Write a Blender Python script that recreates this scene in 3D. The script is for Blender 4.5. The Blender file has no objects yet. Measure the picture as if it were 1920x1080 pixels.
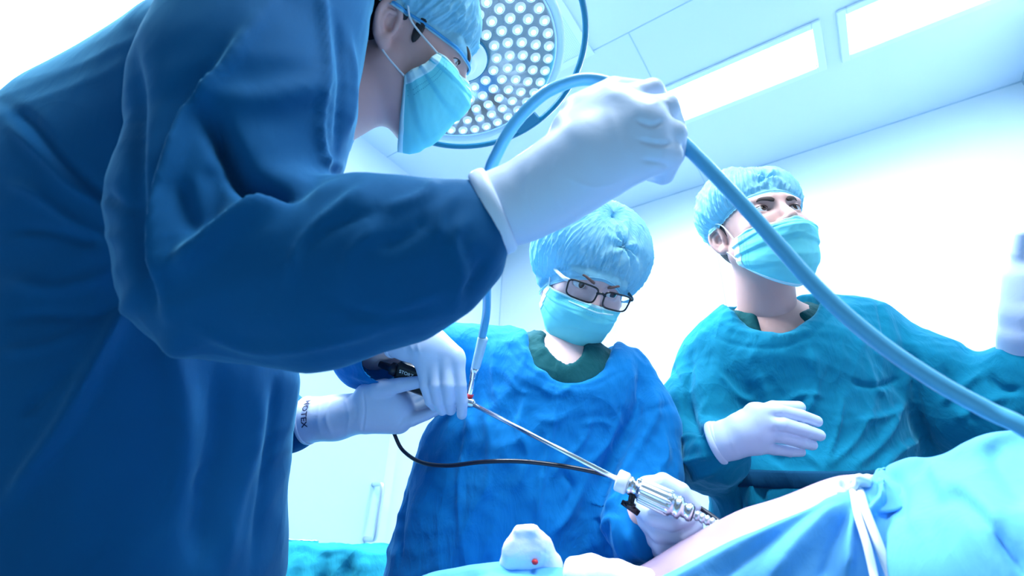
import bpy, math, random
import numpy as np
from mathutils import Vector, Matrix
random.seed(7); rng = np.random.default_rng(7)
sc = bpy.context.scene
COL = sc.collection

# ------------------------------------------------------------------ camera
FPX = 940.0
CAMH = 0.95
_A = np.array([[1500, 420, FPX], [730, -555, -FPX], [53, 1835, -FPX]], float)   # room axes seen from the camera
_A /= np.linalg.norm(_A, axis=1)[:, None]
_U, _S, _V = np.linalg.svd(_A.T)
RC = _U @ _V                                            # camera = RC @ world
_a = math.radians(0.8)
RC = np.array([[1, 0, 0], [0, math.cos(_a), -math.sin(_a)], [0, math.sin(_a), math.cos(_a)]]) @ RC
CAM = np.array([0, 0, CAMH])
cam = bpy.data.objects.new('camera', bpy.data.cameras.new('camera')); COL.objects.link(cam)
M4 = np.eye(4); M4[:3, :3] = RC.T; M4[:3, 3] = CAM
cam.matrix_world = Matrix(M4.tolist())
cam.data.sensor_width = 36; cam.data.lens = 36 * FPX / 1920; cam.data.clip_start = 0.02
cam.data.dof.use_dof = True; cam.data.dof.focus_distance = 0.98; cam.data.dof.aperture_fstop = 5.0
sc.camera = cam

# ------------------------------------------------------------------ light and exposure
sc.view_settings.view_transform = 'Standard'; sc.view_settings.look = 'None'
sc.view_settings.gamma = 1; sc.view_settings.use_curve_mapping = False
sc.view_settings.exposure = 0.8
w = bpy.data.worlds.new('world'); sc.world = w; w.use_nodes = True
w.node_tree.nodes['Background'].inputs[0].default_value = (0.66, 0.86, 1.0, 1)
w.node_tree.nodes['Background'].inputs[1].default_value = 0.17

def area(name, loc, target, sx, sy, power, color=(0.84, 0.94, 1.0)):
    l = bpy.data.lights.new(name, 'AREA'); l.shape = 'RECTANGLE'; l.size = sx; l.size_y = sy
    l.energy = power; l.color = color
    o = bpy.data.objects.new(name, l); COL.objects.link(o); o.location = loc
    d = Vector(target) - Vector(loc)
    o.rotation_euler = d.to_track_quat('-Z', 'Y').to_euler()
    return o

CEIL = CAMH + 1.9
YB = 2.50          # back wall
XL = -1.86         # left wall
XR = 0.93          # right wall
# unseen lights added to brighten the room's left and near side (bodies below)
area('ceiling_area_light', (-1.25, 0.1, CEIL - 0.012), (-1.25, 0.1, 0), 1.2, 0.5, 42)
area('ceiling_area_light', (0.35, 0.1, CEIL - 0.012), (0.35, 0.1, 0), 1.0, 0.5, 38)
# light inside the two recessed fittings in view
area('ceiling_area_light', (-0.40, 1.84, CEIL + 0.055), (-0.40, 1.84, 0), 1.18, 0.21, 18)
area('ceiling_area_light', (0.60, 1.84, CEIL + 0.055), (0.60, 1.84, 0), 0.56, 0.21, 8)

# ------------------------------------------------------------------ basic helpers
def P(px, py, d):
    """a point seen at this pixel, d metres deep"""
    return CAM + RC.T @ (np.array([(px - 960) / FPX, -(py - 540) / FPX, -1.0]) * d)
def CV(x, y, z):
    v = RC.T @ np.array([x, y, z], float); return v / np.linalg.norm(v)
def unit(v):
    v = np.asarray(v, float); return v / max(np.linalg.norm(v), 1e-9)
def topix(V):
    c = (V - CAM) @ RC.T
    return 960 + FPX * c[:, 0] / -c[:, 2], 540 - FPX * c[:, 1] / -c[:, 2]
def spline(pts, n=8):
    pts = np.asarray(pts, float)
    if len(pts) < 3:
        t = np.linspace(0, 1, n + 1)[:, None]; return pts[0] * (1 - t) + pts[-1] * t
    Q = np.vstack([2 * pts[0] - pts[1], pts, 2 * pts[-1] - pts[-2]])
    out = []
    for i in range(1, len(Q) - 2):
        a, b, c, d = Q[i - 1], Q[i], Q[i + 1], Q[i + 2]
        for t in np.arange(n) / n:
            out.append(0.5 * (2 * b + (c - a) * t + (2 * a - 5 * b + 4 * c - d) * t * t + (3 * b - a - 3 * c + d) * t ** 3))
    out.append(Q[-2]); return np.array(out)

def mk(name, V, F, mat, parent=None, smooth=True, mats=None, midx=None, **props):
    me = bpy.data.meshes.new(name)
    V = np.asarray(V, np.float32)
    if isinstance(F, np.ndarray):
        n, k = F.shape
        me.vertices.add(len(V)); me.vertices.foreach_set('co', V.ravel())
        me.loops.add(n * k); me.loops.foreach_set('vertex_index', F.astype(np.int32).ravel())
        me.polygons.add(n)
        me.polygons.foreach_set('loop_start', np.arange(0, n * k, k, dtype=np.int32))
        me.polygons.foreach_set('loop_total', np.full(n, k, dtype=np.int32))
        me.update(calc_edges=True)
    else:
        me.from_pydata(V.tolist(), [], F)
    for m in (mats or [mat]): me.materials.append(m)
    if midx is not None: me.polygons.foreach_set('material_index', np.asarray(midx, dtype=np.int32))
    if smooth: me.polygons.foreach_set('use_smooth', np.ones(len(me.polygons), dtype=bool))
    me.validate(); me.update()
    o = bpy.data.objects.new(name, me); COL.objects.link(o)
    if parent is not None:
        o.parent = parent
        o.matrix_parent_inverse = parent.matrix_basis.inverted()
    for k, v in props.items(): o[k] = v
    return o
def empty(name, loc, **props):
    o = bpy.data.objects.new(name, None); COL.objects.link(o); o.location = Vector([float(c) for c in loc])
    o.empty_display_size = 0.05
    for k, v in props.items(): o[k] = v
    return o

class MB:
    """collects simple shapes into one mesh"""
    def __init__(s): s.V = []; s.F = []; s.n = 0
    def add(s, V, F):
        s.V.append(np.asarray(V, float)); s.F += [[i + s.n for i in f] for f in F]; s.n += len(V); return s
    def box(s, lo, hi, M=None, bev=0.0):
        lo = np.array(lo, float); hi = np.array(hi, float)
        if bev <= 0:
            V = np.array([[x, y, z] for x in (lo[0], hi[0]) for y in (lo[1], hi[1]) for z in (lo[2], hi[2])])
            F = [[0, 1, 3, 2], [4, 6, 7, 5], [0, 4, 5, 1], [2, 3, 7, 6], [0, 2, 6, 4], [1, 5, 7, 3]]
        else:
            V = []; idx = {}; c = (lo + hi) / 2; h = (hi - lo) / 2
            for ax in range(3):
                for sx in (-1, 1):
                    for sy in (-1, 1):
                        for sz in (-1, 1):
                            sg = np.array([sx, sy, sz]); q = h - bev; q[ax] = h[ax]
                            idx[(ax, sx, sy, sz)] = len(V); V.append(c + sg * q)
            V = np.array(V); F = []
            def k(ax, t): return idx[(ax,) + tuple(t)]
            for ax in range(3):
                for sg in (-1, 1):
                    o = [i for i in range(3) if i != ax]; f = []
                    for a, b in ((-1, -1), (1, -1), (1, 1), (-1, 1)):
                        t = [0, 0, 0]; t[ax] = sg; t[o[0]] = a; t[o[1]] = b; f.append(k(ax, t))
                    F.append(f)
            for a1, a2 in ((0, 1), (0, 2), (1, 2)):
                a3 = 3 - a1 - a2
                for s1 in (-1, 1):
                    for s2 in (-1, 1):
                        t = [0, 0, 0]; t[a1] = s1; t[a2] = s2; u = list(t); t[a3] = -1; u[a3] = 1
                        F.append([k(a1, t), k(a1, u), k(a2, u), k(a2, t)])
            for sx in (-1, 1):
                for sy in (-1, 1):
                    for sz in (-1, 1): F.append([k(0, (sx, sy, sz)), k(1, (sx, sy, sz)), k(2, (sx, sy, sz))])
        if M is not None: V = V @ M[:3, :3].T + M[:3, 3]
        return s.add(V, F)
    def tube(s, pts, r, seg=12, closed=False, flat=None, caps=True):
        pts = np.asarray(pts, float); n = len(pts)
        r = np.full(n, r) if np.isscalar(r) else np.asarray(r, float)
        if closed: T = np.roll(pts, -1, 0) - np.roll(pts, 1, 0)
        else: T = np.gradient(pts, axis=0)
        T /= np.maximum(np.linalg.norm(T, axis=1), 1e-9)[:, None]
        u = np.cross(T[0], [0.3, 0.2, 0.9]); u /= np.linalg.norm(u)
        if flat is not None: u = unit(np.asarray(flat[0]) - T[0] * np.dot(flat[0], T[0]))
        V = []
        for i in range(n):
            u = u - T[i] * np.dot(u, T[i]); u /= np.linalg.norm(u)
            v = np.cross(T[i], u)
            fu = 1.0 if flat is None else flat[1]
            for k in range(seg):
                a = 2 * math.pi * k / seg
                V.append(pts[i] + r[i] * (u * math.cos(a) * fu + v * math.sin(a)))
        F = []
        for i in range(n if closed else n - 1):
            j = (i + 1) % n
            for k in range(seg):
                m = (k + 1) % seg
                F.append([i * seg + k, i * seg + m, j * seg + m, j * seg + k])
        if caps and not closed:
            F.append(list(range(seg))[::-1]); F.append([(n - 1) * seg + k for k in range(seg)])
        return s.add(V, F)
    def lathe(s, prof, o, axis, seg=24, ribs=0, amp=0.0):
        """prof: (distance along axis, radius)"""
        axis = unit(axis); u = unit(np.cross(axis, [0.31, 0.55, 0.77])); v = np.cross(axis, u); V = []
        for h, r in prof:
            for k in range(seg):
                a = 2 * math.pi * k / seg
                rr = r * (1 + (amp * math.cos(a * ribs) if ribs else 0))
                V.append(np.asarray(o) + axis * h + rr * (u * math.cos(a) + v * math.sin(a)))
        F = []
        for i in range(len(prof) - 1):
            for k in range(seg):
                m = (k + 1) % seg; F.append([i * seg + k, i * seg + m, (i + 1) * seg + m, (i + 1) * seg + k])
        if prof[0][1] > 1e-5: F.append(list(range(seg))[::-1])
        if prof[-1][1] > 1e-5: F.append([(len(prof) - 1) * seg + k for k in range(seg)])
        return s.add(V, F)
    def build(s, name, mat, parent=None, smooth=True, **props):
        return mk(name, np.vstack(s.V), s.F, mat, parent, smooth, **props)

# ------------------------------------------------------------------ implicit surfaces (smooth bodies, gloves, gowns)
def smin(a, b, k):
    h = np.maximum(k - np.abs(a - b), 0) / k
    return np.minimum(a, b) - h * h * k * 0.25
class SDF:
    def __init__(s, lo, hi, h):
        s.lo = np.array(lo, np.float32); s.h = np.float32(h)
        s.n = np.ceil((np.array(hi) - np.array(lo)) / h).astype(int) + 1
        s.ax = [s.lo[i] + np.arange(s.n[i], dtype=np.float32) * s.h for i in range(3)]
        s.F = np.full(s.n, 1.0, np.float32)
    def sub(s, lo, hi):
        i0 = np.clip(((np.array(lo) - s.lo) / s.h).astype(int), 0, s.n - 1)
        i1 = np.clip(((np.array(hi) - s.lo) / s.h).astype(int) + 2, 0, s.n)
        if np.any(i1 <= i0): return None
        sl = tuple(slice(int(a), int(b)) for a, b in zip(i0, i1))
        X = s.ax[0][sl[0]][:, None, None]; Y = s.ax[1][sl[1]][None, :, None]; Z = s.ax[2][sl[2]][None, None, :]
        return sl, X, Y, Z
    def op(s, sl, d, k, mode):
        if mode == 'add': s.F[sl] = smin(s.F[sl], d, k)
        else: s.F[sl] = -smin(-s.F[sl], d, k)
    def cap(s, a, b, ra, rb, k=0.01, mode='add', flat=None):
        """round cone a-b; flat=(axis, ratio) squashes it along an axis"""
        a = np.asarray(a, float); b = np.asarray(b, float); q = 1.0
        R = max(ra, rb) * (max(flat[1], 1) if flat is not None else 1)
        pad = R + k + 2 * s.h
        g = s.sub(np.minimum(a, b) - pad, np.maximum(a, b) + pad)
        if g is None: return
        sl, X, Y, Z = g
        ab = b - a; L = float(ab @ ab) + 1e-12
        t = np.clip(((X - a[0]) * ab[0] + (Y - a[1]) * ab[1] + (Z - a[2]) * ab[2]) / np.float32(L), 0, 1)
        dx = X - a[0] - t * ab[0]; dy = Y - a[1] - t * ab[1]; dz = Z - a[2] - t * ab[2]
        d2 = dx * dx + dy * dy + dz * dz
        if flat is not None:
            u = unit(flat[0]); pu = dx * u[0] + dy * u[1] + dz * u[2]
            d2 = d2 - pu * pu * (1 - 1 / flat[1] ** 2)
            q = min(flat[1], 1.0)
        d = (np.sqrt(np.maximum(d2, 0)) - (ra + (rb - ra) * t)) * q
        s.op(sl, d.astype(np.float32), np.float32(k), mode)
    def chain(s, pts, k=0.01, flat=None, mode='add'):
        for (a, ra), (b, rb) in zip(pts[:-1], pts[1:]): s.cap(a, b, ra, rb, k, mode, flat)
    def ell(s, c, r, R=None, k=0.01, mode='add'):
        c = np.asarray(c, float); r = np.asarray(r, float); m = max(r) + k + 2 * s.h
        g = s.sub(c - m, c + m)
        if g is None: return
        sl, X, Y, Z = g
        x, y, z = X - c[0], Y - c[1], Z - c[2]
        if R is None: R = np.eye(3)
        R = np.asarray(R)                                # rows: the ellipsoid's own axes
        l = [R[i, 0] * x + R[i, 1] * y + R[i, 2] * z for i in range(3)]
        k0 = np.sqrt(sum((l[i] / r[i]) ** 2 for i in range(3))); k1 = np.sqrt(sum((l[i] / r[i] ** 2) ** 2 for i in range(3)))
        d = k0 * (k0 - 1) / np.maximum(k1, 1e-6)
        s.op(sl, d.astype(np.float32), np.float32(k), mode)
    def mesh(s, smooth=1):
        F = s.F; n = F.shape; S = F < 0
        c = np.zeros(tuple(np.array(n) - 1), np.uint8)
        sls = {}
        for i in (0, 1):
            for j in (0, 1):
                for k in (0, 1):
                    sls[(i, j, k)] = (slice(i, n[0] - 1 + i), slice(j, n[1] - 1 + j), slice(k, n[2] - 1 + k)); c += S[sls[(i, j, k)]]
        act = (c > 0) & (c < 8); I = np.argwhere(act)
        idx = np.full(c.shape, -1, np.int32); idx[act] = np.arange(len(I))
        acc = np.zeros((len(I), 3)); cnt = np.zeros(len(I))
        cor = {kk: F[I[:, 0] + kk[0], I[:, 1] + kk[1], I[:, 2] + kk[2]] for kk in sls}
        for a in cor:
            for ax in range(3):
                if a[ax] == 0:
                    b = list(a); b[ax] = 1; b = tuple(b); fa, fb = cor[a], cor[b]
                    m = (fa < 0) != (fb < 0); t = np.where(m, fa / np.where(m, fa - fb, 1), 0)
                    p = np.zeros((len(I), 3)); p[:] = a; p[:, ax] += t
                    acc += p * m[:, None]; cnt += m
        V = (I + acc / cnt[:, None]) * float(s.h) + s.lo
        Q = []
        for ax in range(3):
            o1, o2 = (ax + 1) % 3, (ax + 2) % 3
            lo = [slice(1, n[i] - 1) for i in range(3)]; lo[ax] = slice(0, n[ax] - 1); hi = list(lo); hi[ax] = slice(1, n[ax])
            A = S[tuple(lo)]; B = S[tuple(hi)]; m = np.argwhere(A != B)
            off = np.array([1, 1, 1]); off[ax] = 0; E = m + off
            fl = A[m[:, 0], m[:, 1], m[:, 2]]
            def cell(d1, d2):
                e = E.copy(); e[:, o1] += d1; e[:, o2] += d2; return idx[e[:, 0], e[:, 1], e[:, 2]]
            q = np.stack([cell(-1, -1), cell(0, -1), cell(0, 0), cell(-1, 0)], 1)
            q[~fl] = q[~fl][:, ::-1]; Q.append(q)
        Q = np.vstack(Q); Q = Q[(Q >= 0).all(1)]
        for _ in range(smooth): V = relax(V, Q, 0.5)
        return V, Q
def relax(V, Q, f):
    a = np.concatenate([Q[:, i] for i in range(4)]); b = np.concatenate([Q[:, (i + 1) % 4] for i in range(4)])
    n = len(V); w_ = np.bincount(a, minlength=n) + np.bincount(b, minlength=n) + 1e-9
    A = np.stack([(np.bincount(a, V[b, i], n) + np.bincount(b, V[a, i], n)) / w_ for i in range(3)], 1)
    return V * (1 - f) + A * f
def normals(V, Q):
    d1 = V[Q[:, 2]] - V[Q[:, 0]]; d2 = V[Q[:, 3]] - V[Q[:, 1]]; fn = np.cross(d1, d2); n = len(V)
    N = np.stack([sum(np.bincount(Q[:, k], fn[:, i], n) for k in range(4)) for i in range(3)], 1)
    return N / np.maximum(np.linalg.norm(N, axis=1), 1e-12)[:, None]
def fold(V, Q, strokes, sharp=0.5, relaxes=1):
    """press folds into cloth: each fold is a line on the cloth with a width (pixels) and a height (mm)"""
    N = normals(V, Q)
    px, py = topix(V); view = unit_rows(CAM - V); face = np.clip((N * view).sum(1) * 3 + 0.25, 0, 1)
    D = np.zeros(len(V))
    for st in strokes:
        pts, wd, amp = st[0], st[1], st[2]
        C = spline(pts, 6); m = (px > C[:, 0].min() - 4 * wd) & (px < C[:, 0].max() + 4 * wd) & (py > C[:, 1].min() - 4 * wd) & (py < C[:, 1].max() + 4 * wd) & (face > 0)
        ii = np.nonzero(m)[0]
        if len(ii) == 0: continue
        x, y = px[ii], py[ii]; best = np.full(len(ii), 1e9); tt = np.zeros(len(ii)); nseg = len(C) - 1
        for i in range(nseg):
            a, b = C[i], C[i + 1]; ab = b - a; L = ab @ ab + 1e-9
            t = np.clip(((x - a[0]) * ab[0] + (y - a[1]) * ab[1]) / L, 0, 1)
            d = np.hypot(x - a[0] - t * ab[0], y - a[1] - t * ab[1]); u = d < best
            best[u] = d[u]; tt[u] = (i + t[u]) / nseg
        end = np.clip(np.minimum(tt, 1 - tt) / 0.25, 0, 1); end = 0.15 + 0.85 * end * end * (3 - 2 * end)
        if len(st) > 3 and st[3] == 'open': end = np.ones_like(end)
        prof = sharp * np.exp(-best / wd) + (1 - sharp) * np.exp(-(best / wd) ** 2)
        D[ii] += amp * 0.001 * prof * end
    V = V + N * (D * face)[:, None]
    for _ in range(relaxes): V = relax(V, Q, 0.3)
    return V
def unit_rows(A): return A / np.maximum(np.linalg.norm(A, axis=1), 1e-9)[:, None]
def ripple(V, Q, amp, scale, seed=0, stretch=(1, 1, 1), ridged=True):
    """soft cloth crumple from a few crossing waves"""
    r = np.random.default_rng(seed); N = normals(V, Q); X = V * np.array(stretch); D = 0
    for o in range(3):
        f = scale * 1.9 ** o
        warp = sum(np.sin(X @ (unit(r.normal(size=3)) * f * .7) + r.uniform(0, 6)) for _ in range(2))
        for _ in range(2):
            ph = X @ (unit(r.normal(size=3)) * f) + warp * 1.1 + r.uniform(0, 6); q = np.sin(ph)
            if ridged: q = 1 - 2 * np.abs(q) ** 0.8
            D = D + q / 1.8 ** o
    return V + N * (D * amp)[:, None]
def bounds(pts, pad):
    a = np.array([p for p, r in pts]); rr = np.array([r for p, r in pts])[:, None]
    return (a - rr).min(0) - pad, (a + rr).max(0) + pad

# ------------------------------------------------------------------ materials
def mat(name, color, rough=0.6, metal=0.0, sheen=0.0, bump=None, trans=0.0, emit=None, spec=0.5, sss=0.0, alpha=1.0, ior=1.45, sheen_tint=(0.2, 0.68, 1, 1), vary=None, coat=0.0):
    m = bpy.data.materials.new(name); m.use_nodes = True; nt = m.node_tree; b = nt.nodes['Principled BSDF']
    b.inputs['Base Color'].default_value = (*color, 1); b.inputs['Roughness'].default_value = rough
    b.inputs['Metallic'].default_value = metal; b.inputs['Sheen Weight'].default_value = sheen
    b.inputs['Sheen Tint'].default_value = sheen_tint; b.inputs['Sheen Roughness'].default_value = 0.4
    b.inputs['Specular IOR Level'].default_value = spec; b.inputs['Transmission Weight'].default_value = trans
    b.inputs['IOR'].default_value = ior; b.inputs['Alpha'].default_value = alpha; b.inputs['Coat Weight'].default_value = coat
    if sss: b.inputs['Subsurface Weight'].default_value = sss; b.inputs['Subsurface Radius'].default_value = (0.012, 0.006, 0.004); b.inputs['Subsurface Scale'].default_value = 0.5
    if emit: b.inputs['Emission Color'].default_value = (*emit[0], 1); b.inputs['Emission Strength'].default_value = emit[1]
    tc = nt.nodes.new('ShaderNodeTexCoord'); prev = None
    for bb in (bump or []):
        sc_, st, dist, sx = bb[:4]
        mp = nt.nodes.new('ShaderNodeMapping'); mp.inputs['Scale'].default_value = sx
        no = nt.nodes.new('ShaderNodeTexNoise'); no.inputs['Scale'].default_value = sc_; no.inputs['Detail'].default_value = 4; no.inputs['Distortion'].default_value = 0.6
        if len(bb) > 4: no.noise_type = 'RIDGED_MULTIFRACTAL'; no.inputs['Detail'].default_value = 2; no.inputs['Distortion'].default_value = 1.2; no.inputs['Offset'].default_value = .9
        bp = nt.nodes.new('ShaderNodeBump'); bp.inputs['Strength'].default_value = st; bp.inputs['Distance'].default_value = dist
        nt.links.new(tc.outputs['Object'], mp.inputs[0]); nt.links.new(mp.outputs[0], no.inputs['Vector']); nt.links.new(no.outputs['Fac'], bp.inputs['Height'])
        if prev: nt.links.new(prev.outputs[0], bp.inputs['Normal'])
        prev = bp
    if prev: nt.links.new(prev.outputs[0], b.inputs['Normal'])
    if vary:
        no = nt.nodes.new('ShaderNodeTexNoise'); no.inputs['Scale'].default_value = vary[0]; no.inputs['Detail'].default_value = 5
        mx = nt.nodes.new('ShaderNodeMix'); mx.data_type = 'RGBA'; mx.inputs[6].default_value = (*color, 1); mx.inputs[7].default_value = (*vary[1], 1)
        nt.links.new(tc.outputs['Object'], no.inputs['Vector']); nt.links.new(no.outputs['Fac'], mx.inputs[0]); nt.links.new(mx.outputs[2], b.inputs['Base Color'])
    return m
I3 = (1, 1, 1)
def cloth(name, c, c2, sheen=0.35, b=0.55): return mat(name, c, 0.85, sheen=sheen, spec=0.15, bump=[(900, 0.15, 0.0006, I3), (30, b, 0.010, (1, 1, 0.45)), (7, b * .55, 0.012, (1, .7, 0.6), 1)], vary=(7, c2))
M = dict(
    wall=mat('wall_paint', (0.70, 0.82, 0.92), 0.45, bump=[(60, 0.02, 0.002, I3)]),
    ceil=mat('ceiling_paint', (0.66, 0.78, 0.92), 0.5),
    seam=mat('panel_seal', (0.45, 0.62, 0.75), 0.7),
    frame=mat('fitting_frame', (0.72, 0.86, 0.96), 0.4),
    door=mat('door_laminate', (0.58, 0.82, 0.92), 0.4),
    floor=mat('vinyl_floor', (0.25, 0.5, 0.62), 0.35, vary=(9, (0.3, 0.55, 0.66))),
    glow=mat('fitting_tube', (1, 1, 1), 0.5, emit=((0.9, 0.97, 1), 3.5)),
    gownA=cloth('shaded_gown_cloth', (0.0005, 0.066, 0.20), (0.001, 0.085, 0.24), 0.35, 0.12),  # same gown cloth, its colour darkened to stand for the backlit shade
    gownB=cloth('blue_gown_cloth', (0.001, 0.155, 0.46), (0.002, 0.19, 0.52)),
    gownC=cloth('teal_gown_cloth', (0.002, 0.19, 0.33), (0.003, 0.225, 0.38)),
    scrub=cloth('green_scrub_cloth', (0.003, 0.065, 0.085), (0.004, 0.085, 0.10), 0.15),
    belt=cloth('navy_belt_cloth', (0.002, 0.05, 0.13), (0.003, 0.07, 0.16), 0.2),
    drape=cloth('drape_cloth', (0.10, 0.38, 0.80), (0.14, 0.44, 0.84), 0.3, .3),
    tdrape=cloth('teal_drape_cloth', (0.01, 0.26, 0.38), (0.02, 0.32, 0.45), 0.4),
    glove=mat('latex_glove', (0.58, 0.70, 0.92), 0.40, spec=0.35, bump=[(50, 0.14, 0.003, I3)]),
    gloveB=mat('glove_cuff_roll', (0.60, 0.72, 0.92), 0.45, spec=0.35),
    skinA=mat('tan_skin', (0.66, 0.39, 0.37), 0.5, sss=0.15, spec=0.35, bump=[(700, 0.08, 0.0006, I3)], vary=(18, (0.72, 0.44, 0.42))),
    skinB=mat('fair_skin', (0.72, 0.51, 0.53), 0.45, sss=0.15, spec=0.35, vary=(16, (0.68, 0.47, 0.49))),
    skinC=mat('light_skin', (0.62, 0.39, 0.37), 0.48, sss=0.15, spec=0.35, bump=[(700, 0.06, 0.0006, I3)], vary=(18, (0.57, 0.34, 0.32))),
    hair=mat('black_hair', (0.012, 0.012, 0.018), 0.5, bump=[(120, 0.8, 0.004, (1, 1, 0.1))]),
    brow=mat('brow_hair', (0.035, 0.022, 0.022), 0.7), browB=mat('brown_brow_hair', (0.20, 0.11, 0.10), 0.7),
    white=mat('eye_white', (0.62, 0.66, 0.70), 0.15), iris=mat('brown_iris', (0.06, 0.035, 0.03), 0.1, coat=1), pupil=mat('pupil', (0.004, 0.004, 0.005), 0.05, coat=1),
    lip=mat('lip', (0.55, 0.25, 0.25), 0.4),
    mask=mat('mask_fabric', (0.14, 0.66, 0.74), 0.75, sheen=0.3, spec=0.2, bump=[(500, 0.12, 0.0006, I3)], vary=(20, (0.20, 0.72, 0.79))),
    maskw=mat('mask_edge', (0.55, 0.86, 0.92), 0.7),
    elastic=mat('white_elastic', (0.85, 0.9, 0.95), 0.6),
    black=mat('black_plastic', (0.006, 0.007, 0.012), 0.25, spec=0.6), blackr=mat('black_rubber', (0.008, 0.012, 0.03), 0.3, spec=0.6),
    lens=mat('spectacle_glass', (1, 1, 1), 0.0, trans=1.0, ior=1.05, spec=0.3),
    tube=mat('blue_silicone_tube', (0.09, 0.42, 0.72), 0.3, spec=0.6, sss=0.0),
    clear=mat('clear_tube_sleeve', (0.45, 0.68, 0.85), 0.2, spec=0.7),
    steel=mat('steel', (0.72, 0.78, 0.84), 0.22, metal=1.0), steelr=mat('brushed_steel', (0.66, 0.74, 0.82), 0.38, metal=0.9),
    red=mat('red_seal', (0.7, 0.04, 0.05), 0.4), plasticw=mat('white_plastic', (0.82, 0.88, 0.94), 0.3),
    alu=mat('lamp_housing', (0.62, 0.76, 0.92), 0.4), rail=mat('teal_lamp_rail', (0.0, 0.15, 0.28), 0.3),
    dish=mat('lamp_reflector', (0.72, 0.84, 1.0), 0.3, metal=0.0),
    led=mat('lamp_lens', (0.80, 0.88, 1), 0.06, spec=1.0, coat=1, emit=((0.85, 0.92, 1), 0.12)), ledc=mat('lamp_diode', (1, 1, 1), 0.3, emit=((0.95, 0.98, 1), 2.5)),
    gauze=mat('gauze', (0.74, 0.80, 0.92), 0.9, bump=[(300, 0.3, 0.001, I3)], sss=0.2), blood=mat('blood_spot', (0.6, 0.02, 0.03), 0.4),
    ink=mat('printed_ink', (0.02, 0.03, 0.10), 0.6), dark=mat('dark_grey_metal', (0.05, 0.07, 0.1), 0.4, metal=0.5),
)
def capmat(name, c, c2):
    """thin crinkled non-woven: part of the light passes through it"""
    m = mat(name, c, 0.8, sheen=0.3, spec=0.15, bump=[(420, 0.3, 0.0006, I3), (90, .6, 0.003, (1, 1, .5))], vary=(30, c2))
    nt = m.node_tree; b = nt.nodes['Principled BSDF']; out = nt.nodes['Material Output']
    tr = nt.nodes.new('ShaderNodeBsdfTranslucent'); tr.inputs[0].default_value = (*c, 1); mx = nt.nodes.new('ShaderNodeMixShader'); mx.inputs[0].default_value = 0.3
    nt.links.new(b.outputs[0], mx.inputs[1]); nt.links.new(tr.outputs[0], mx.inputs[2]); nt.links.new(mx.outputs[0], out.inputs[0]); return m
M['cap'] = capmat('cap_nonwoven', (0.20, 0.62, 0.86), (0.50, 0.84, 0.95))
M['capband'] = mat('cap_elastic_band', (0.05, 0.35, 0.72), 0.7)
# perforated ceiling grille: fine holes too small to model singly
pm = mat('perforated_metal', (0.62, 0.80, 0.92), 0.5); nt = pm.node_tree
tc = nt.nodes.new('ShaderNodeTexCoord'); mp = nt.nodes.new('ShaderNodeMapping'); mp.inputs['Scale'].default_value = (130, 130, 130)
vo = nt.nodes.new('ShaderNodeTexVoronoi'); vo.inputs['Randomness'].default_value = 0.0; vo.inputs['Scale'].default_value = 1
cr = nt.nodes.new('ShaderNodeValToRGB'); cr.color_ramp.elements[0].position = 0.30; cr.color_ramp.elements[0].color = (0.30, 0.50, 0.62, 1)
cr.color_ramp.elements[1].position = 0.36; cr.color_ramp.elements[1].color = (0.68, 0.84, 0.94, 1)
nt.links.new(tc.outputs['Object'], mp.inputs[0]); nt.links.new(mp.outputs[0], vo.inputs['Vector']); nt.links.new(vo.outputs['Distance'], cr.inputs[0]); nt.links.new(cr.outputs[0], nt.nodes['Principled BSDF'].inputs['Base Color'])
M['perf'] = pm
# ------------------------------------------------------------------ the room
def struct(mb, name, m, smooth=False): return mb.build(name, m, None, smooth, kind='structure')
YN = -1.9
F_X = [(-0.99, 0.195, 1), (0.315, XR - 0.01, 2)]
def slab(name, m, lo, hi): return struct(MB().box(lo, hi), name, m)
slab('floor', M['floor'], (XL - .1, YN, -0.06), (XR + .1, YB + .1, 0))
slab('wall_back', M['wall'], (XL - .1, YB, 0), (XR + .1, YB + .1, CEIL + 0.12))
slab('wall_left', M['wall'], (XL - .1, YN, 0), (XL, YB, CEIL + 0.12))
slab('wall_right', M['wall'], (XR, 0.9, 0), (XR + .1, YB, CEIL + 0.12))
# ceiling with real openings for the two fittings
FY0, FY1 = 1.735, 1.945
cb = MB()
cb.box((XL - .1, YN, CEIL), (XR + .1, FY0, CEIL + .06)); cb.box((XL - .1, FY1, CEIL), (XR + .1, YB + .1, CEIL + .06))
cb.box((XL - .1, FY0, CEIL), (F_X[0][0], FY1, CEIL + .06)); cb.box((F_X[0][1], FY0, CEIL), (F_X[1][0], FY1, CEIL + .06)); cb.box((F_X[1][1], FY0, CEIL), (XR + .1, FY1, CEIL + .06))
ceiling = struct(cb, 'ceiling', M['ceil'])
n = 1
for x0, x1 in ((-0.432, -0.428),):                       # panel joints
    slab('trim_%d' % n, M['seam'], (x0, 1.36, CEIL - .002), (x1, YB, CEIL)); n += 1
slab('trim_%d' % n, M['seam'], (XL, 1.358, CEIL - .002), (XR, 1.362, CEIL)); n += 1
for x in (-0.43,):
    slab('trim_%d' % n, M['seam'], (x - .002, YB - .002, 0.1), (x + .002, YB, CEIL)); n += 1
slab('trim_%d' % n, M['seam'], (XL, YB - .003, CEIL - .006), (XR, YB, CEIL)); n += 1
slab('trim_%d' % n, M['seam'], (XL, YB - .004, 0.1), (XL + .004, YB, CEIL)); n += 1
slab('trim_%d' % n, M['seam'], (XR - .006, 1.36, CEIL - .006), (XR, YB, CEIL)); n += 1
slab('trim_%d' % n, M['seam'], (XR - .006, YB - .006, 0.1), (XR, YB, CEIL)); n += 1
slab('baseboard_back', M['seam'], (XL, YB - .012, 0), (XR, YB, 0.1)); slab('baseboard_left', M['seam'], (XL, YN, 0), (XL + .012, YB, 0.1))
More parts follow.
